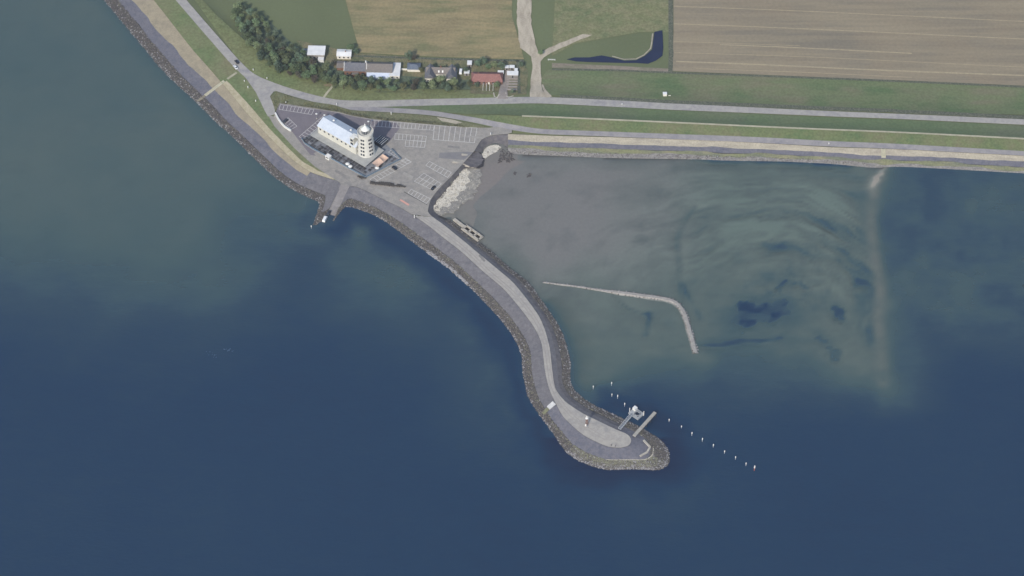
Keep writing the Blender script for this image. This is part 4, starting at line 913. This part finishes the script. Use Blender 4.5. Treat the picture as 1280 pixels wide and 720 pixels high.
wins(t,(-2.5,0,2.5),-1.52,1); MB().box((0,2,6.6),(.9,.9,1.8)).build('chimney', M_BRICK, r_)
for x in (-1.2,1.4): MB().add([(x-.5,-.9,5.0),(x+.5,-.9,5.0),(x+.5,.2,6.05),(x-.5,.2,6.05)],[(0,1,2,3)]).build('roof_window', M_FRAME, r_)
t = house(609,100,'red tiled bungalow by the main road',rz=-.02)
w_, r_ = gable(t,-10.6,10.6,-4.6,4.6,2.7,2.9,M_BRICK,M_RRED,hip=2.2); wins(t,(-8,-5,-2,4,8),-4.62,.8); MB().box((1.2,-4.62,.05),(1.1,.1,2.1)).build('door', M_HWHITE, t); MB().box((-6,1,4.4),(.8,.8,1.4)).build('chimney', M_BRICK, r_)
for px, py, w1, d1, h1_, lab in ((640.8,95,7.5,4,2.5,'low white flat-roofed shed at the foot of the driveway garden'),(633.5,86.5,2.6,2.6,2.2,'small white hut leftmost of the pair at the back of the driveway'),(640,86.3,3.4,2.6,2.2,'small white hut rightmost of the pair at the back of the driveway'),(626,93.5,4,3,2.4,'white lean-to shed against the end of the red bungalow'),(645,91.5,2,4.5,2.3,'narrow white shed along the eastern garden edge'),(587,82,3,4,2.6,'white hut among the trees north of the gardens'),(583.5,93,3.5,3,2.2,'white hut between the double-gabled house and the red bungalow')):
    t = house(px,py,lab,'shed',rz=hz,name='shed'); MB().box((0,0,0),(w1,d1,h1_)).build('wall', M_GREYW, t); MB().box((0,0,h1_),(w1+.3,d1+.3,.18)).build('roof', M_RWHITE, t); MB().box((0,-d1/2-.03,.05),(.9,.08,1.9)).build('door', M_DARK, t)
p = G(612,111); t = thing('pergola', 'white garden pergola in front of the red bungalow', 'pergola', tuple(p), -.02)
for x in (-4.5,-2.2,.1,2.4):
    MB().beam((x,-3.2,2.3),(x,3.2,2.3),.22,.2).build('rafter', M_FRAME, t)
    for y in (-3,3): MB().box((x,y,0),(.18,.18,2.3)).build('post', M_FRAME, t)
PB = 'grey planting beds beside the driveway'
for k in range(5):
    p = G(640.3,99+k*3.3); o = tag(MB().box((0,0,0),(8-.3*k,1.3,.5)).build('planter', M_PAVE, loc=(p[0],p[1],p[2]+.15), rz=-.02), 'grey raised planting bed in the stepped rows right of the driveway', 'planter', PB)
p = G(831,119.5); t = thing('pump_cabinet', 'small white utility cabinet standing alone in the green field', 'cabinet', tuple(p), .05)
MB().box((0,0,0),(2.6,2.2,2.2)).build('body', M_HWHITE, t); MB().box((0,0,2.2),(2.9,2.5,.15)).build('roof', M_RWHITE, t); MB().box((1.31,0,.2),(.06,1.4,1.7)).build('door', M_DARK, t); MB().box((3.2,-.6,0),(1.6,.3,.7)).build('panel', M_HWHITE, t)
p = G(689.5,75.5); t = thing('farm_gate', 'pale metal farm gate at the field entrance by the sandy track', 'gate', tuple(p), -.03)
for x in (-2.4,2.4): MB().box((x,0,0),(.2,.2,1.4)).build('post', M_FRAME, t)
m = MB()
for z_ in (.4,.8,1.2): m.beam((-2.3,0,z_),(2.3,0,z_),.12)
m.build('rail', M_FRAME, t)

# ---- trees
M_LEAF = [mat('leaf_green', S(112,130,98), S(124,140,106), 1.2, rnd=.42, rough=.8, leaf=True), mat('leaf_dark', S(98,118,100), S(110,128,106), 1.2, rnd=.42, rough=.8, leaf=True), mat('leaf_olive', S(112,118,86), S(104,112,84), 1.2, rnd=.25, rough=.8, leaf=True), mat('leaf_copper', S(106,98,90), S(98,98,86), 1.2, rnd=.2, rough=.8, leaf=True)]
M_BARK = mat('bark', S(84,74,62), S(70,62,54), .5)
def crown_mesh(h, r, seed, nleaf=900, low=.12):
    rg = np.random.default_rng(seed); nb = 9
    cen = []; 
    for i in range(nb):
        a = rg.random()*6.28; rr = r*.55*math.sqrt(rg.random()); zc = h*(low+.2+(.62-low*.5)*rg.random()); cen.append((rr*math.cos(a), rr*math.sin(a), zc, r*(.38+.25*rg.random())*(1.1-.5*abs(zc/h-.45))))
    V = []; F = []
    for i in range(nleaf):
        c = cen[rg.integers(nb)]; d = rg.normal(size=3); d /= np.linalg.norm(d); q = c[3]*(.55+.5*rg.random())
        p = np.array(c[:3])+d*q*np.array([1,1,.85])
        s = r*.085*(.6+.9*rg.random()); n_ = d+rg.normal(size=3)*.55; n_ /= np.linalg.norm(n_); t_ = np.cross(n_, rg.normal(size=3)); t_ /= np.linalg.norm(t_); b_ = np.cross(n_, t_)
        o = len(V); V += [p+s*t_, p+s*b_*.8, p-s*t_, p-s*b_*.8]; F.append((o,o+1,o+2,o+3))
    return V, F
def trunk_mb(h, r, seed):
    rg = random.Random(seed); m = MB(); zt_ = h*.55
    m.lathe((0,0,0),[(.26,0),(.17,zt_*.5),(.09,zt_)],7)
    for k in range(5):
        a = k*1.26+rg.random(); z0 = h*(.2+.07*k); m.beam((0,0,z0),(math.cos(a)*r*.6,math.sin(a)*r*.6,z0+h*.25),.1)
    return m
PROT = []
def tree_proto(h, r, seed, lm, low=.1, n=900):
    t = thing('tree', 'tree', 'tree', (0,0,-50)); V, F = crown_mesh(h, r, seed, n, low); m = MB(); m.add(V, F); m.build('crown', lm, t); trunk_mb(h, r, seed).build('trunk', M_BARK, t); return t
PR = [tree_proto(7.5,3.2,1,M_LEAF[0]), tree_proto(6.5,2.8,2,M_LEAF[1]), tree_proto(8.2,2.9,3,M_LEAF[0]), tree_proto(5.6,3.0,4,M_LEAF[1],.05), tree_proto(6.0,2.6,5,M_LEAF[2]), tree_proto(6.4,2.9,6,M_LEAF[3])]
used_p = set()
def plant(i, px, py, s, label, group=None):
    p = G(px, py); rz = random.uniform(0,6.28); sc = (s*random.uniform(.9,1.1), s*random.uniform(.9,1.1), s*random.uniform(.88,1.12))
    if i in used_p: o = dup(PR[i], (p[0],p[1],p[2]), rz, label, sc)
    else: used_p.add(i); o = PR[i]; o.location = tuple(p); o.rotation_euler.z = rz; o.scale = sc; o['label'] = label
    if group: o['group'] = group
    elif 'group' in o: del o['group']
    return o
TB = 'trees of the dense belt between the dike and the houses'
LAB = ['mid green bushy tree in the dense belt between the dike and the houses','dark green tree in the dense belt between the dike and the houses','tall mid green tree in the dense belt between the dike and the houses','low spreading dark shrub tree in the dense belt between the dike and the houses','olive yellow-green tree in the dense belt between the dike and the houses','copper brown tree in the dense belt between the dike and the houses']
BELT = [(290,22),(312,60),(330,80),(352,93),(380,101.5),(420,110.5),(470,115.5),(578,115),(580,107),(540,106),(495,105),(470,104),(440,101),(418,97),(408,90),(398,84),(386,74),(372,66),(352,52),(330,30),(305,5)]
bp_ = np.array([G(*p)[:2] for p in BELT]); mn, mx_ = bp_.min(0), bp_.max(0); pts = []
tries = 0
while len(pts) < 215 and tries < 9000:
    tries += 1; q = mn+(mx_-mn)*np.array([random.random(), random.random()])
    if inside(q[None], bp_)[0] and all(np.hypot(*(q-k_)) > 4.4 for k_ in pts): pts.append(q)
def plant_w(q, s, i, label, group):
    p = np.array([q[0], q[1], float(H(q[None])[0])]); rz = random.uniform(0,6.28); sc = (s*random.uniform(.85,1.15), s*random.uniform(.85,1.15), s*random.uniform(.8,1.15))
    if i in used_p: o = dup(PR[i], tuple(p), rz, label, sc)
    else: used_p.add(i); o = PR[i]; o.location = tuple(p); o.rotation_euler.z = rz; o.scale = sc; o['label'] = label
    o['group'] = group
for q in pts:
    i = random.choices(range(6), (3,2.6,2.4,1.8,1.5,1.0))[0]; plant_w(q, random.uniform(.68,1.25), i, LAB[i], TB)
plant(1,511,76,1.25,'dark rounded tree beside the dry field behind the blue-roofed outbuilding'); plant(5,518,75,.8,'brown bush beside the dark tree behind the blue-roofed outbuilding'); plant(4,526.5,91,.85,'olive shrub tree right of the low white garden wall')
plant(1,597,83,1.15,'dark green tree left of a bluish tree behind the red bungalow'); plant(1,603.5,81,1.2,'bluish dark tree behind the red bungalow, at the field edge'); plant(0,610,87,.8,'low green tree directly behind the red roof'); plant(1,627.5,87,1.1,'tall dark tree between the red bungalow and the white huts'); plant(0,618,86,.9,'green tree behind the right end of the red roof'); 
plant(4,587,108,.9,'yellowish shrub tree left of the red bungalow patio'); plant(1,596,109,.7,'dark bush on the lawn below the red bungalow patio'); plant(0,621,110,.75,'dark green bush right of the white pergola'); plant(1,640,117,.6,'dark bush at the driveway gate, right side')
plant(1,583,91,.8,'dark tree between the white huts and the double-gabled house'); plant(0,438,64,.9,'dark tree right of the white-roofed bungalow'); plant(1,446,68,.8,'dark tree behind the slate house with white verges'); plant(5,419.5,82,.65,'reddish bush beside the lane and the beige outhouse'); plant(1,651,84,.8,'dark bush beside the sandy track and the eastern garden edge'); plant(0,676,69,.6,'bush in the fork of the sandy track')
for i in range(6):
    if i not in used_p: bpy.data.objects.remove(PR[i])
# scrub and hedge as masses of leaf clumps
def leaf_mass(name, polyw, N, hmin, hmax, s, m, zf):
    polyw = np.asarray(polyw)[:, :2]; mn, mx_ = polyw.min(0), polyw.max(0); Q = mn+(mx_-mn)*RNG.random((N*8,2)); Q = Q[inside(Q, polyw)][:N]; N = len(Q)
    bumpy = fbm(Q[:,0], Q[:,1], 3.5, 2, 77); keep = bumpy > .36; Q = Q[keep]; bumpy = bumpy[keep]; N = len(Q)
    z = zf(Q)+(hmin+(hmax-hmin)*bumpy)*RNG.random(N)**.5; nrm = RNG.normal(size=(N,3)); nrm[:,2] = np.abs(nrm[:,2])+.4; nrm /= np.linalg.norm(nrm,axis=1)[:,None]
    t_ = np.cross(nrm, RNG.normal(size=(N,3))); t_ /= np.linalg.norm(t_,axis=1)[:,None]; b_ = np.cross(nrm,t_); sz = (s*(.6+.8*RNG.random(N)))[:,None]
    P_ = np.column_stack([Q,z]); V = np.stack([P_+t_*sz,P_+b_*sz*.8,P_-t_*sz,P_-b_*sz*.8],1).reshape(-1,3); F_ = np.arange(N*4).reshape(-1,4)
    return npmesh(name, V, F_, m, False)
M_SCRUB = mat('scrub_leaf', S(92,95,76), S(106,106,86), 1.5, S(82,86,74), 9)
struct(leaf_mass('scrub', GP([(350,128.5),(394,134),(425,138.5),(440,142),(463,146),(502,150),(541,153),(580,157.5),(580,159.4),(541,156),(502,152.4),(463,148.4),(440,144.4),(425,140.4),(394,135.4),(350,129.6)]), 2600, .3, 1.4, .45, M_SCRUB, H), 'stuff')
struct(leaf_mass('scrub', GP([(339,121),(346,117),(362,121.5),(387,128),(419,133),(437,139),(440,142),(425,138.5),(394,134),(350,128),(345,137),(342,132)]), 1500, .15, .8, .4, mat('scrub_leaf_light', S(98,104,72), S(112,110,82), 1.5), H), 'stuff')
hp = [(447,221),(457,225.3),(461,228.5),(470,230.2),(480,230.5),(490,232.2),(500,233),(507.5,235)]
hd = leaf_mass('low_hedge', ribbon_poly(GP(hp),[.6,2.6,3.2,2.0,3.0,2.6,1.6,.5]), 2200, .4, 1.5, .38, mat('dark_hedge_leaf', S(76,74,74), S(88,84,82), 1.2), lambda Q: np.full(len(Q), 4.2))
tag(hd, 'low dark brown hedge along the promenade below the terrace corner', 'hedge')

# ---- small posts, lamps
def post(px, py, h, r, label, cat='post', z=None, m=None, name='post', group=None):
    p = G(px,py) if z is None else un(px,py,z); t = thing(name, label, cat, tuple(p+np.array([0,0,.1 if z is None else 0])), 0, group)
    MB().lathe((0,0,0),[(r,0),(r,h*.85)],10).build('shaft', m or M_WHITE, t); MB().lathe((0,0,h*.85),[(r*1.25,0),(r*1.25,h*.1),(r*.4,h*.15)],10).build('cap', M_FRAME, t); return t
for px,py,h,lab in ((305.6,102,1.3,'white roadside post on the grass by the road, northernmost of three'),(310,110,1.6,'white roadside post on the grass by the road, middle of three'),(319.7,127,1.5,'white roadside post on the grass by the road, southernmost of three'),(316.6,88,1.4,'white post across the coast road on the dike grass, left of two'),(333.8,98.5,1.2,'white post across the coast road on the dike grass, right of two'),(357.5,129.5,1.6,'white post in the scrub above the first row of parking bays'),(421,131.5,1.8,'white post where the main road and the service road split'),(489,143.5,2.6,'white post on the verge between the long bay row and the service road'),(613.4,168.5,1.8,'white post at the far corner of the car park'),(518,272.5,2.6,'white post at the start of the pier road'),(1036,180.5,1.6,'grey-white post on the service road by the dike'),(777.5,131,1.2,'small pale post beside the dike road')):
    post(px,py,h,.28,lab)
def lamp(px,py,lab):
    p = G(px,py); t = thing('street_lamp', lab, 'street lamp', tuple(p+np.array([0,0,.2])))
    MB().lathe((0,0,0),[(.12,0),(.07,4.2)],8).build('pole', M_GREYM, t); MB().lathe((0,0,4.2),[(.1,0),(.7,.15),(.75,.35),(.2,.6)],12).build('lamp_head', M_FRAME, t); MB().lathe((0,0,0),[(.5,0),(.45,.35)],10).build('base', M_CONC, t)
lamp(396,148.5,'white-headed street lamp above the first row of bays'); lamp(406,150,'white-headed street lamp at the corner of the hall'); lamp(460.8,158,'white-headed street lamp at the start of the long row of bays')
t = thing('curved_wall', 'low curved white wall at the car park entrance', 'wall', tuple(G(349,150)))
W = catmull(np.array([G(344.2,142.5),G(348.5,150.5),G(355,158.5),G(363.8,164.5)]),1.5)-np.array(t.location); m = MB()
for i in range(len(W)-1): m.beam(W[i]+np.array([0,0,.85]), W[i+1]+np.array([0,0,.85]), .9, 1.4)
m.build('panel', M_FRAME, t)

# ---- shore structures
def slab(name, label, cat, a, b, wd, th, m, steps=0):
    a, b = np.array(a), np.array(b); t = thing(name, label, cat, tuple(b)); d = b-a
    if steps:
        mm = MB(); h = math.atan2(d[1], d[0]); L = np.linalg.norm(d[:2])
        for k in range(steps):
            c = a+d*(k+.5)/steps-b; mm.box((c[0],c[1],c[2]-.8),(L/steps,wd,.95),h)
        mm.build('step', m, t)
        n_ = np.array([-d[1],d[0],0])/L*wd/2
        for s in (-1,1): MB().beam(a-b+s*n_+np.array([0,0,.15]), s*n_+np.array([0,0,.15]),.3,.5).build('side_kerb', m, t)
    else: MB().beam(a-b, np.zeros(3), wd, th).build('slab', m, t)
    return t
M_STEP = mat('pale_concrete_steps', S(184,180,160), S(170,166,146), 1.5, grain=.08, gscale=.6); M_STEPW = mat('white_steps', S(206,206,204), S(192,192,192), 1.5)
slab('concrete_stairs','pale concrete stairs crossing the sandy beach','stairs', un(280.5,101.5,4.3), un(256.5,119.5,1.5), 1.9, .4, M_STEP, 18)
sheet('footpath', ribbon_poly(GP([(296,91),(290,95),(284.3,99)]),1.7), M_PATHP, .3, 3)
slab('concrete_stairs','white stone stairs on the outer slope of the pier','stairs', un(693,503.5,4.3), un(685.5,510,2.7), 2.6, .4, M_STEPW, 8)
slab('mossy_groyne','mossy stone strip below the white pier stairs','groyne', un(685,510.5,2.55), un(679,517.5,.7), 2.2, .5, mat('moss_stone', S(118,120,92), S(104,104,88), 1))
slab('concrete_stairs','pale steps on the dike shore above the sandy outlet','stairs', un(1104,186,4.2), un(1104.5,197,2.2), 2.6, .4, M_STEP, 8)
slab('stone_groyne','rubble groyne running from the beach stairs to the sea','groyne', un(256.5,119.8,1.3), un(247,126.5,.5), 2.0, .7, mat('groyne_stone', S(146,140,122), S(112,106,96), 1))
# breakwater
bwp = [(679,352.5),(700,355.2),(722,357.8),(738,360.5),(765,364.3),(800,369),(826,372.5),(840,375.8),(848,381),(855,391),(861,410),(866,427),(869.5,441)]
bw = thing('stone_breakwater', 'narrow pale stone breakwater bending through the shallow bay', 'breakwater', tuple(un(800,369,.3)))
bl = np.array(bw.location); BP = catmull(np.array([un(x,y,.4) for x,y in bwp]),2.0); wd = np.interp(np.linspace(0,1,len(BP)),[0,.12,.3,.4,1],[.5,.6,.9,1.9,1.9]); tt = np.gradient(BP,axis=0); tt /= np.linalg.norm(tt,axis=1)[:,None]; nn = np.column_stack([-tt[:,1],tt[:,0],tt[:,2]*0]); m = MB(); vs = []
for i in range(len(BP)):
    hgt = .45+.35*min(1,wd[i]/2.4)+.12*random.random()
    for s, z_ in ((-1.1,-.6),(-.5,hgt),(.5,hgt),(1.1,-.6)): q = BP[i]+nn[i]*wd[i]*s*(1+.2*(random.random()-.5)); vs.append((q[0]-bl[0],q[1]-bl[1],z_-bl[2]+(0)))
fs = []
for i in range(len(BP)-1):
    for k in range(3): o=4*i+k; fs.append((o+1,o,o+4,o+5))
m.add(vs,fs); m.build('crest', mat('breakwater_stone', S(160,156,150), S(138,134,130), 1.2, grain=.18, gscale=.7), bw)
N = 900; i_ = RNG.integers(0,len(BP),N); q = BP[i_]+nn[i_]*(wd[i_]*(RNG.random(N)-.5)*2.3)[:,None]; q[:,2] = .15+.4*RNG.random(N)
o = boulders('stones', q, (.2,.55), (.6,.5,1.6,0)); o.data.transform(Matrix.Translation((-bl[0],-bl[1],-bl[2]))); o.parent = bw
# concrete platform with three openings
cp = [un(567.5,273.5,1.6), un(580,283,1.6), un(601,298,1.6)]; base = cp[1]
t = thing('concrete_platform', 'pale concrete platform with three dark square openings at the foot of the pier', 'platform', tuple(base))
MB().beam(cp[0]-base-np.array([0,0,.5]), -np.array([0,0,.5]), 2.0, 1.2).build('walkway', M_CONC, t)
d = cp[2]-cp[1]; L = np.linalg.norm(d[:2]); h = math.atan2(d[1],d[0]); dx = d/np.linalg.norm(d)
e = MB(); nv = np.array([-dx[1],dx[0],0])
for s in (-1,1): e.beam(nv*s*2.0-np.array([0,0,.5]), d+nv*s*2.0-np.array([0,0,.5]), 1.0 if s>0 else 1.6, 1.2)
for k in range(4): c = d*(.04+k*.31); e.beam(c-nv*2-np.array([0,0,.48]), c+nv*2-np.array([0,0,.48]), 1.0, 1.16)
e.build('frame', M_CONC, t); fl = MB().beam(-np.array([0,0,1.2]), d-np.array([0,0,1.2]), 3.4, .3); fl.build('basin_floor', mat('dark_basin', S(36,36,40)), t)  # floor under the openings has one flat near-black colour
# boat ramp walls
slab('ramp_wall','pale concrete wall along the upper side of the boat ramp','wall', un(577,193,4.6), un(586,194.5,3.4), 1.2, 1.2, M_CONC)
slab('ramp_wall','pale concrete wall along the lower side of the boat ramp','wall', un(566,202,4.5), un(587,207.5,2.0), 1.3, 1.4, M_CONC)
# toe kerb of the pier head, low wall
PIER.strip('toe_kerb', .405, .432, M_KERB, 1, ip[22], ip[26], lift=.35)
lw = thing('low_wall','low pale concrete wall bent round the tip of the pier head','wall',tuple(un(805,551,2.6))); l0 = np.array(lw.location); pp = [un(804.5,550.5,2.9),un(812.5,559,2.3),un(809,565.5,2.2),un(800,570.5,2.2)]; m = MB()
for i in range(3): m.beam(pp[i]-l0, pp[i+1]-l0, 1.1, 1.3)
m.build('panel', M_CONC, lw)
# jetty beam
a, b = un(792.5,545,4.0), un(819,515.5,3.2); t = thing('jetty','narrow pale jetty sticking out from the pier head','jetty',tuple(a)); MB().beam((0,0,0), b-a, 2.0, .7).build('deck', mat('jetty_deck', S(168,164,156), S(150,146,138), 1.5), t)
for k in (.55,.75,.97):
    c = (b-a)*k; n_ = np.array([-(b-a)[1],(b-a)[0],0]); n_ /= np.linalg.norm(n_)
    for s in (-.7,.7): MB().lathe(tuple(c+n_*s-np.array([0,0,7])),[(.22,0),(.22,6.7)],8).build('pile', M_DARK, t)
# gangway and pontoon
a, b = un(774.5,536.5,4.2), un(790.5,517.5,1.3); t = thing('gangway','grey gangway leading down to the floating pontoon','gangway',tuple(a)); d = b-a; MB().beam((0,0,0), d, 1.7, .2).build('deck', M_GREYM, t)
n_ = np.array([-d[1],d[0],0]); n_ /= np.linalg.norm(n_)
for s in (-.85,.85):
    m = MB().beam(n_*s+np.array([0,0,1.1]), d+n_*s+np.array([0,0,1.1]), .14)
    for k in range(9): m.beam(d*k/8+n_*s, d*k/8+n_*s+np.array([0,0,1.1]), .1)
    m.build('railing', M_FRAME, t)
pc = un(795.3,517,.6); ph = math.atan2(*(un(803,521.5,.6)-un(789,512,.6))[[1,0]]); t = thing('pontoon','grey floating pontoon with a white cabin and a round opening','pontoon',tuple(pc),ph)
m = MB(); Lp, Wp = 7.6, 6.0
for (cx,cy,sx_,sy_) in ((-2.3,0,3.0,Wp),(3.2,0,1.2,Wp),(.9,2.4,3.4,1.2),(.9,-2.3,3.4,1.4)): m.box((cx,cy,-.6),(sx_,sy_,1.1))
m.build('deck', mat('pontoon_deck', S(160,163,166), S(146,150,154), 1.2), t); ring((.9,0,0),1.5,1.7,.5,1.2,20).build('rail', M_GREYM, t)
MB().box((-2.4,1.6,.5),(2.2,2.2,2.1)).build('cabin', M_FRAME, t)
for (x,y) in ((-4,-1.5),(4,2.2)): MB().lathe((x,y,-5),[(.25,0),(.25,8.4)],10).build('mooring_pile', M_WHITE, t)
# marker posts in the water
MG = 'white marker posts in the water off the pier head'
def marker(px,py,h,lab,red=False,r=.24):
    p = un(px,py,0); t = thing('marker_post', lab, 'marker post', tuple(p), 0, MG)
    MB().lathe((0,0,-3),[(r*.85,0),(r*.85,3+h*.55)],8).build('shaft', mat('marker_grey', S(150,156,164)) if not red else mat('marker_red', S(150,84,80)), t); MB().lathe((0,0,h*.55),[(r*1.25,0),(r*1.25,h*.38),(r*.5,h*.45)],10).build('cap', M_WHITE, t)
grp = [(741.5,486.3,3.2,'lone leftmost of the five poles near the pontoon'),(764.4,482,3.4,'topmost of the five poles near the pontoon'),(764.8,496,3.0,'left of the close pair near the pontoon'),(771.9,498.2,3.6,'right of the close pair near the pontoon'),(780.7,508,3.4,'nearest the pontoon on its upper left')]
for px,py,h,q in grp: marker(px,py,h,'white marker pole in the water, '+q)
od = ['first','second','third','fourth','fifth','sixth','seventh','eighth']
for (px,py,h),w_ in zip([(836.3,527.3,2.8),(851.7,535,2.2),(864.7,544.5,3.4),(877.8,551.9,3.4),(891.5,559,3.0),(905.5,566.8,2.8),(919.2,574.2,2.9),(932.3,582.2,3.0)], od): marker(px,py,h,'white marker pole in the water, %s from the pier head in the long line' % w_)
marker(942.8,588,4.6,'tall red and white marker pole ending the long line',True,.34)
marker(389.3,285.5,2.8,'white marker pole in the water off the tip of the slipway groyne')
# beacon mast
p = un(733.2,531.5,4.25); t = thing('harbour_beacon','lattice beacon mast with a white disc top on the pier head','beacon',tuple(p)); M_BRN = mat('rust_brown', S(134,104,92), S(118,94,86), .6)
m = MB(); Hb = 6.6
for k in range(3):
    a0_ = k*2.094+.4; a1_ = (k+1)*2.094+.4; f_ = lambda a_, z_: (1.1*(1-z_/Hb*.6)*math.cos(a_),1.1*(1-z_/Hb*.6)*math.sin(a_),z_)
    m.beam(f_(a0_,0),f_(a0_,Hb),.16)
    for z_ in range(0,6,2): m.beam(f_(a0_,z_),f_(a1_,z_+2),.12).beam(f_(a0_,z_+2),f_(a1_,z_+2),.12)
m.build('mast', M_BRN, t); MB().lathe((0,0,Hb),[(.9,0),(1.0,.2),(.9,.4),(.3,.6)],16).build('platform', M_FRAME, t); MB().lathe((0,0,Hb+.9),[(.4,0),(.4,.8),(.05,1.1)],10).build('lamp', M_WHITE, t); MB().lathe((0,0,0),[(1.2,0),(1.2,.3)],14).build('base', M_GREYM, t); MB().box((-.6,-.8,.4),(.9,.7,1.4)).build('cabinet', M_WHITE, t)
# people on the pier head
def person(px, py, hd_, jac, tro, label):
    p = un(px,py,4.26); me = bpy.data.meshes.new('person')
    Vp = [(0,0,.92),(0,0,1.15),(0,.01,1.42),(0,.02,1.52),(0,.03,1.66),(0,.03,1.76),(-.11,0,.86),(-.13,.03,.48),(-.13,-.02,.08),(-.13,.12,.04),(.11,0,.86),(.13,-.05,.48),(.14,-.12,.08),(.14,.02,.04),(-.2,0,1.4),(-.27,.02,1.12),(-.25,.12,.86),(.2,0,1.4),(.27,.03,1.12),(.22,.18,.92)]
    Rp = [.15,.14,.16,.06,.10,.07,.1,.075,.05,.04,.1,.075,.05,.04,.07,.055,.04,.07,.055,.04]
    Ep = [(0,1),(1,2),(2,3),(3,4),(4,5),(0,6),(6,7),(7,8),(8,9),(0,10),(10,11),(11,12),(12,13),(2,14),(14,15),(15,16),(2,17),(17,18),(18,19)]
    me.from_pydata(Vp,Ep,[]); o = bpy.data.objects.new('person',me); COL.objects.link(o); mo = o.modifiers.new('skin','SKIN')
    for v, r_ in zip(me.skin_vertices[0].data, Rp): v.radius = (r_,r_*.8)
    me.skin_vertices[0].data[0].use_root = True; o.modifiers.new('sub','SUBSURF').levels = 1
    ev = bpy.data.meshes.new_from_object(o.evaluated_get(bpy.context.evaluated_depsgraph_get())); o.modifiers.clear(); o.data = ev; ev.name = 'person'
    for mm in (mat('skin', S(196,150,124)), jac, tro): ev.materials.append(mm)
    for f in ev.polygons: z_ = f.center.z; f.material_index = 2 if z_ < .92 else (1 if z_ < 1.5 and not (abs(f.center.x) > .2 and z_ < .95) else 0)
    o.location = tuple(p); o.rotation_euler.z = hd_; tag(o, label, 'person')
    hr = MB().lathe((0,.01,1.68),[(.11,0),(.115,.06),(.08,.13),(.02,.15)],10).build('hair', mat('hair', S(60,48,40)), o)
J1 = mat('dark_jacket', S(52,56,66)); J2 = mat('brown_jacket', S(96,80,70)); TR = mat('dark_trousers', S(44,46,54))
person(764,557.5,.6,J1,TR,'person in dark clothes standing at the pier head edge, left of two'); person(769,558.6,-1.2,J2,TR,'person in brown jacket standing at the pier head edge, right of two')
# foam streaks on the open water
M_FOAM = mat('foam', S(112,132,156), S(90,110,136), .8)
for k,(a,b) in enumerate((((258,440),(272,446)),((281,436),(291,439)))):
    A0, B0 = un(*a,.03), un(*b,.03); m = MB()
    for i in range(12):
        c = A0+(B0-A0)*random.random()+np.array([random.gauss(0,1.1),random.gauss(0,.7),0]); s = random.uniform(.12,.35); an = random.uniform(0,3)
        m.box((c[0],c[1],.0),(s*2.4,s*.8,.06),an)
    struct(m.build('foam', M_FOAM), 'stuff')
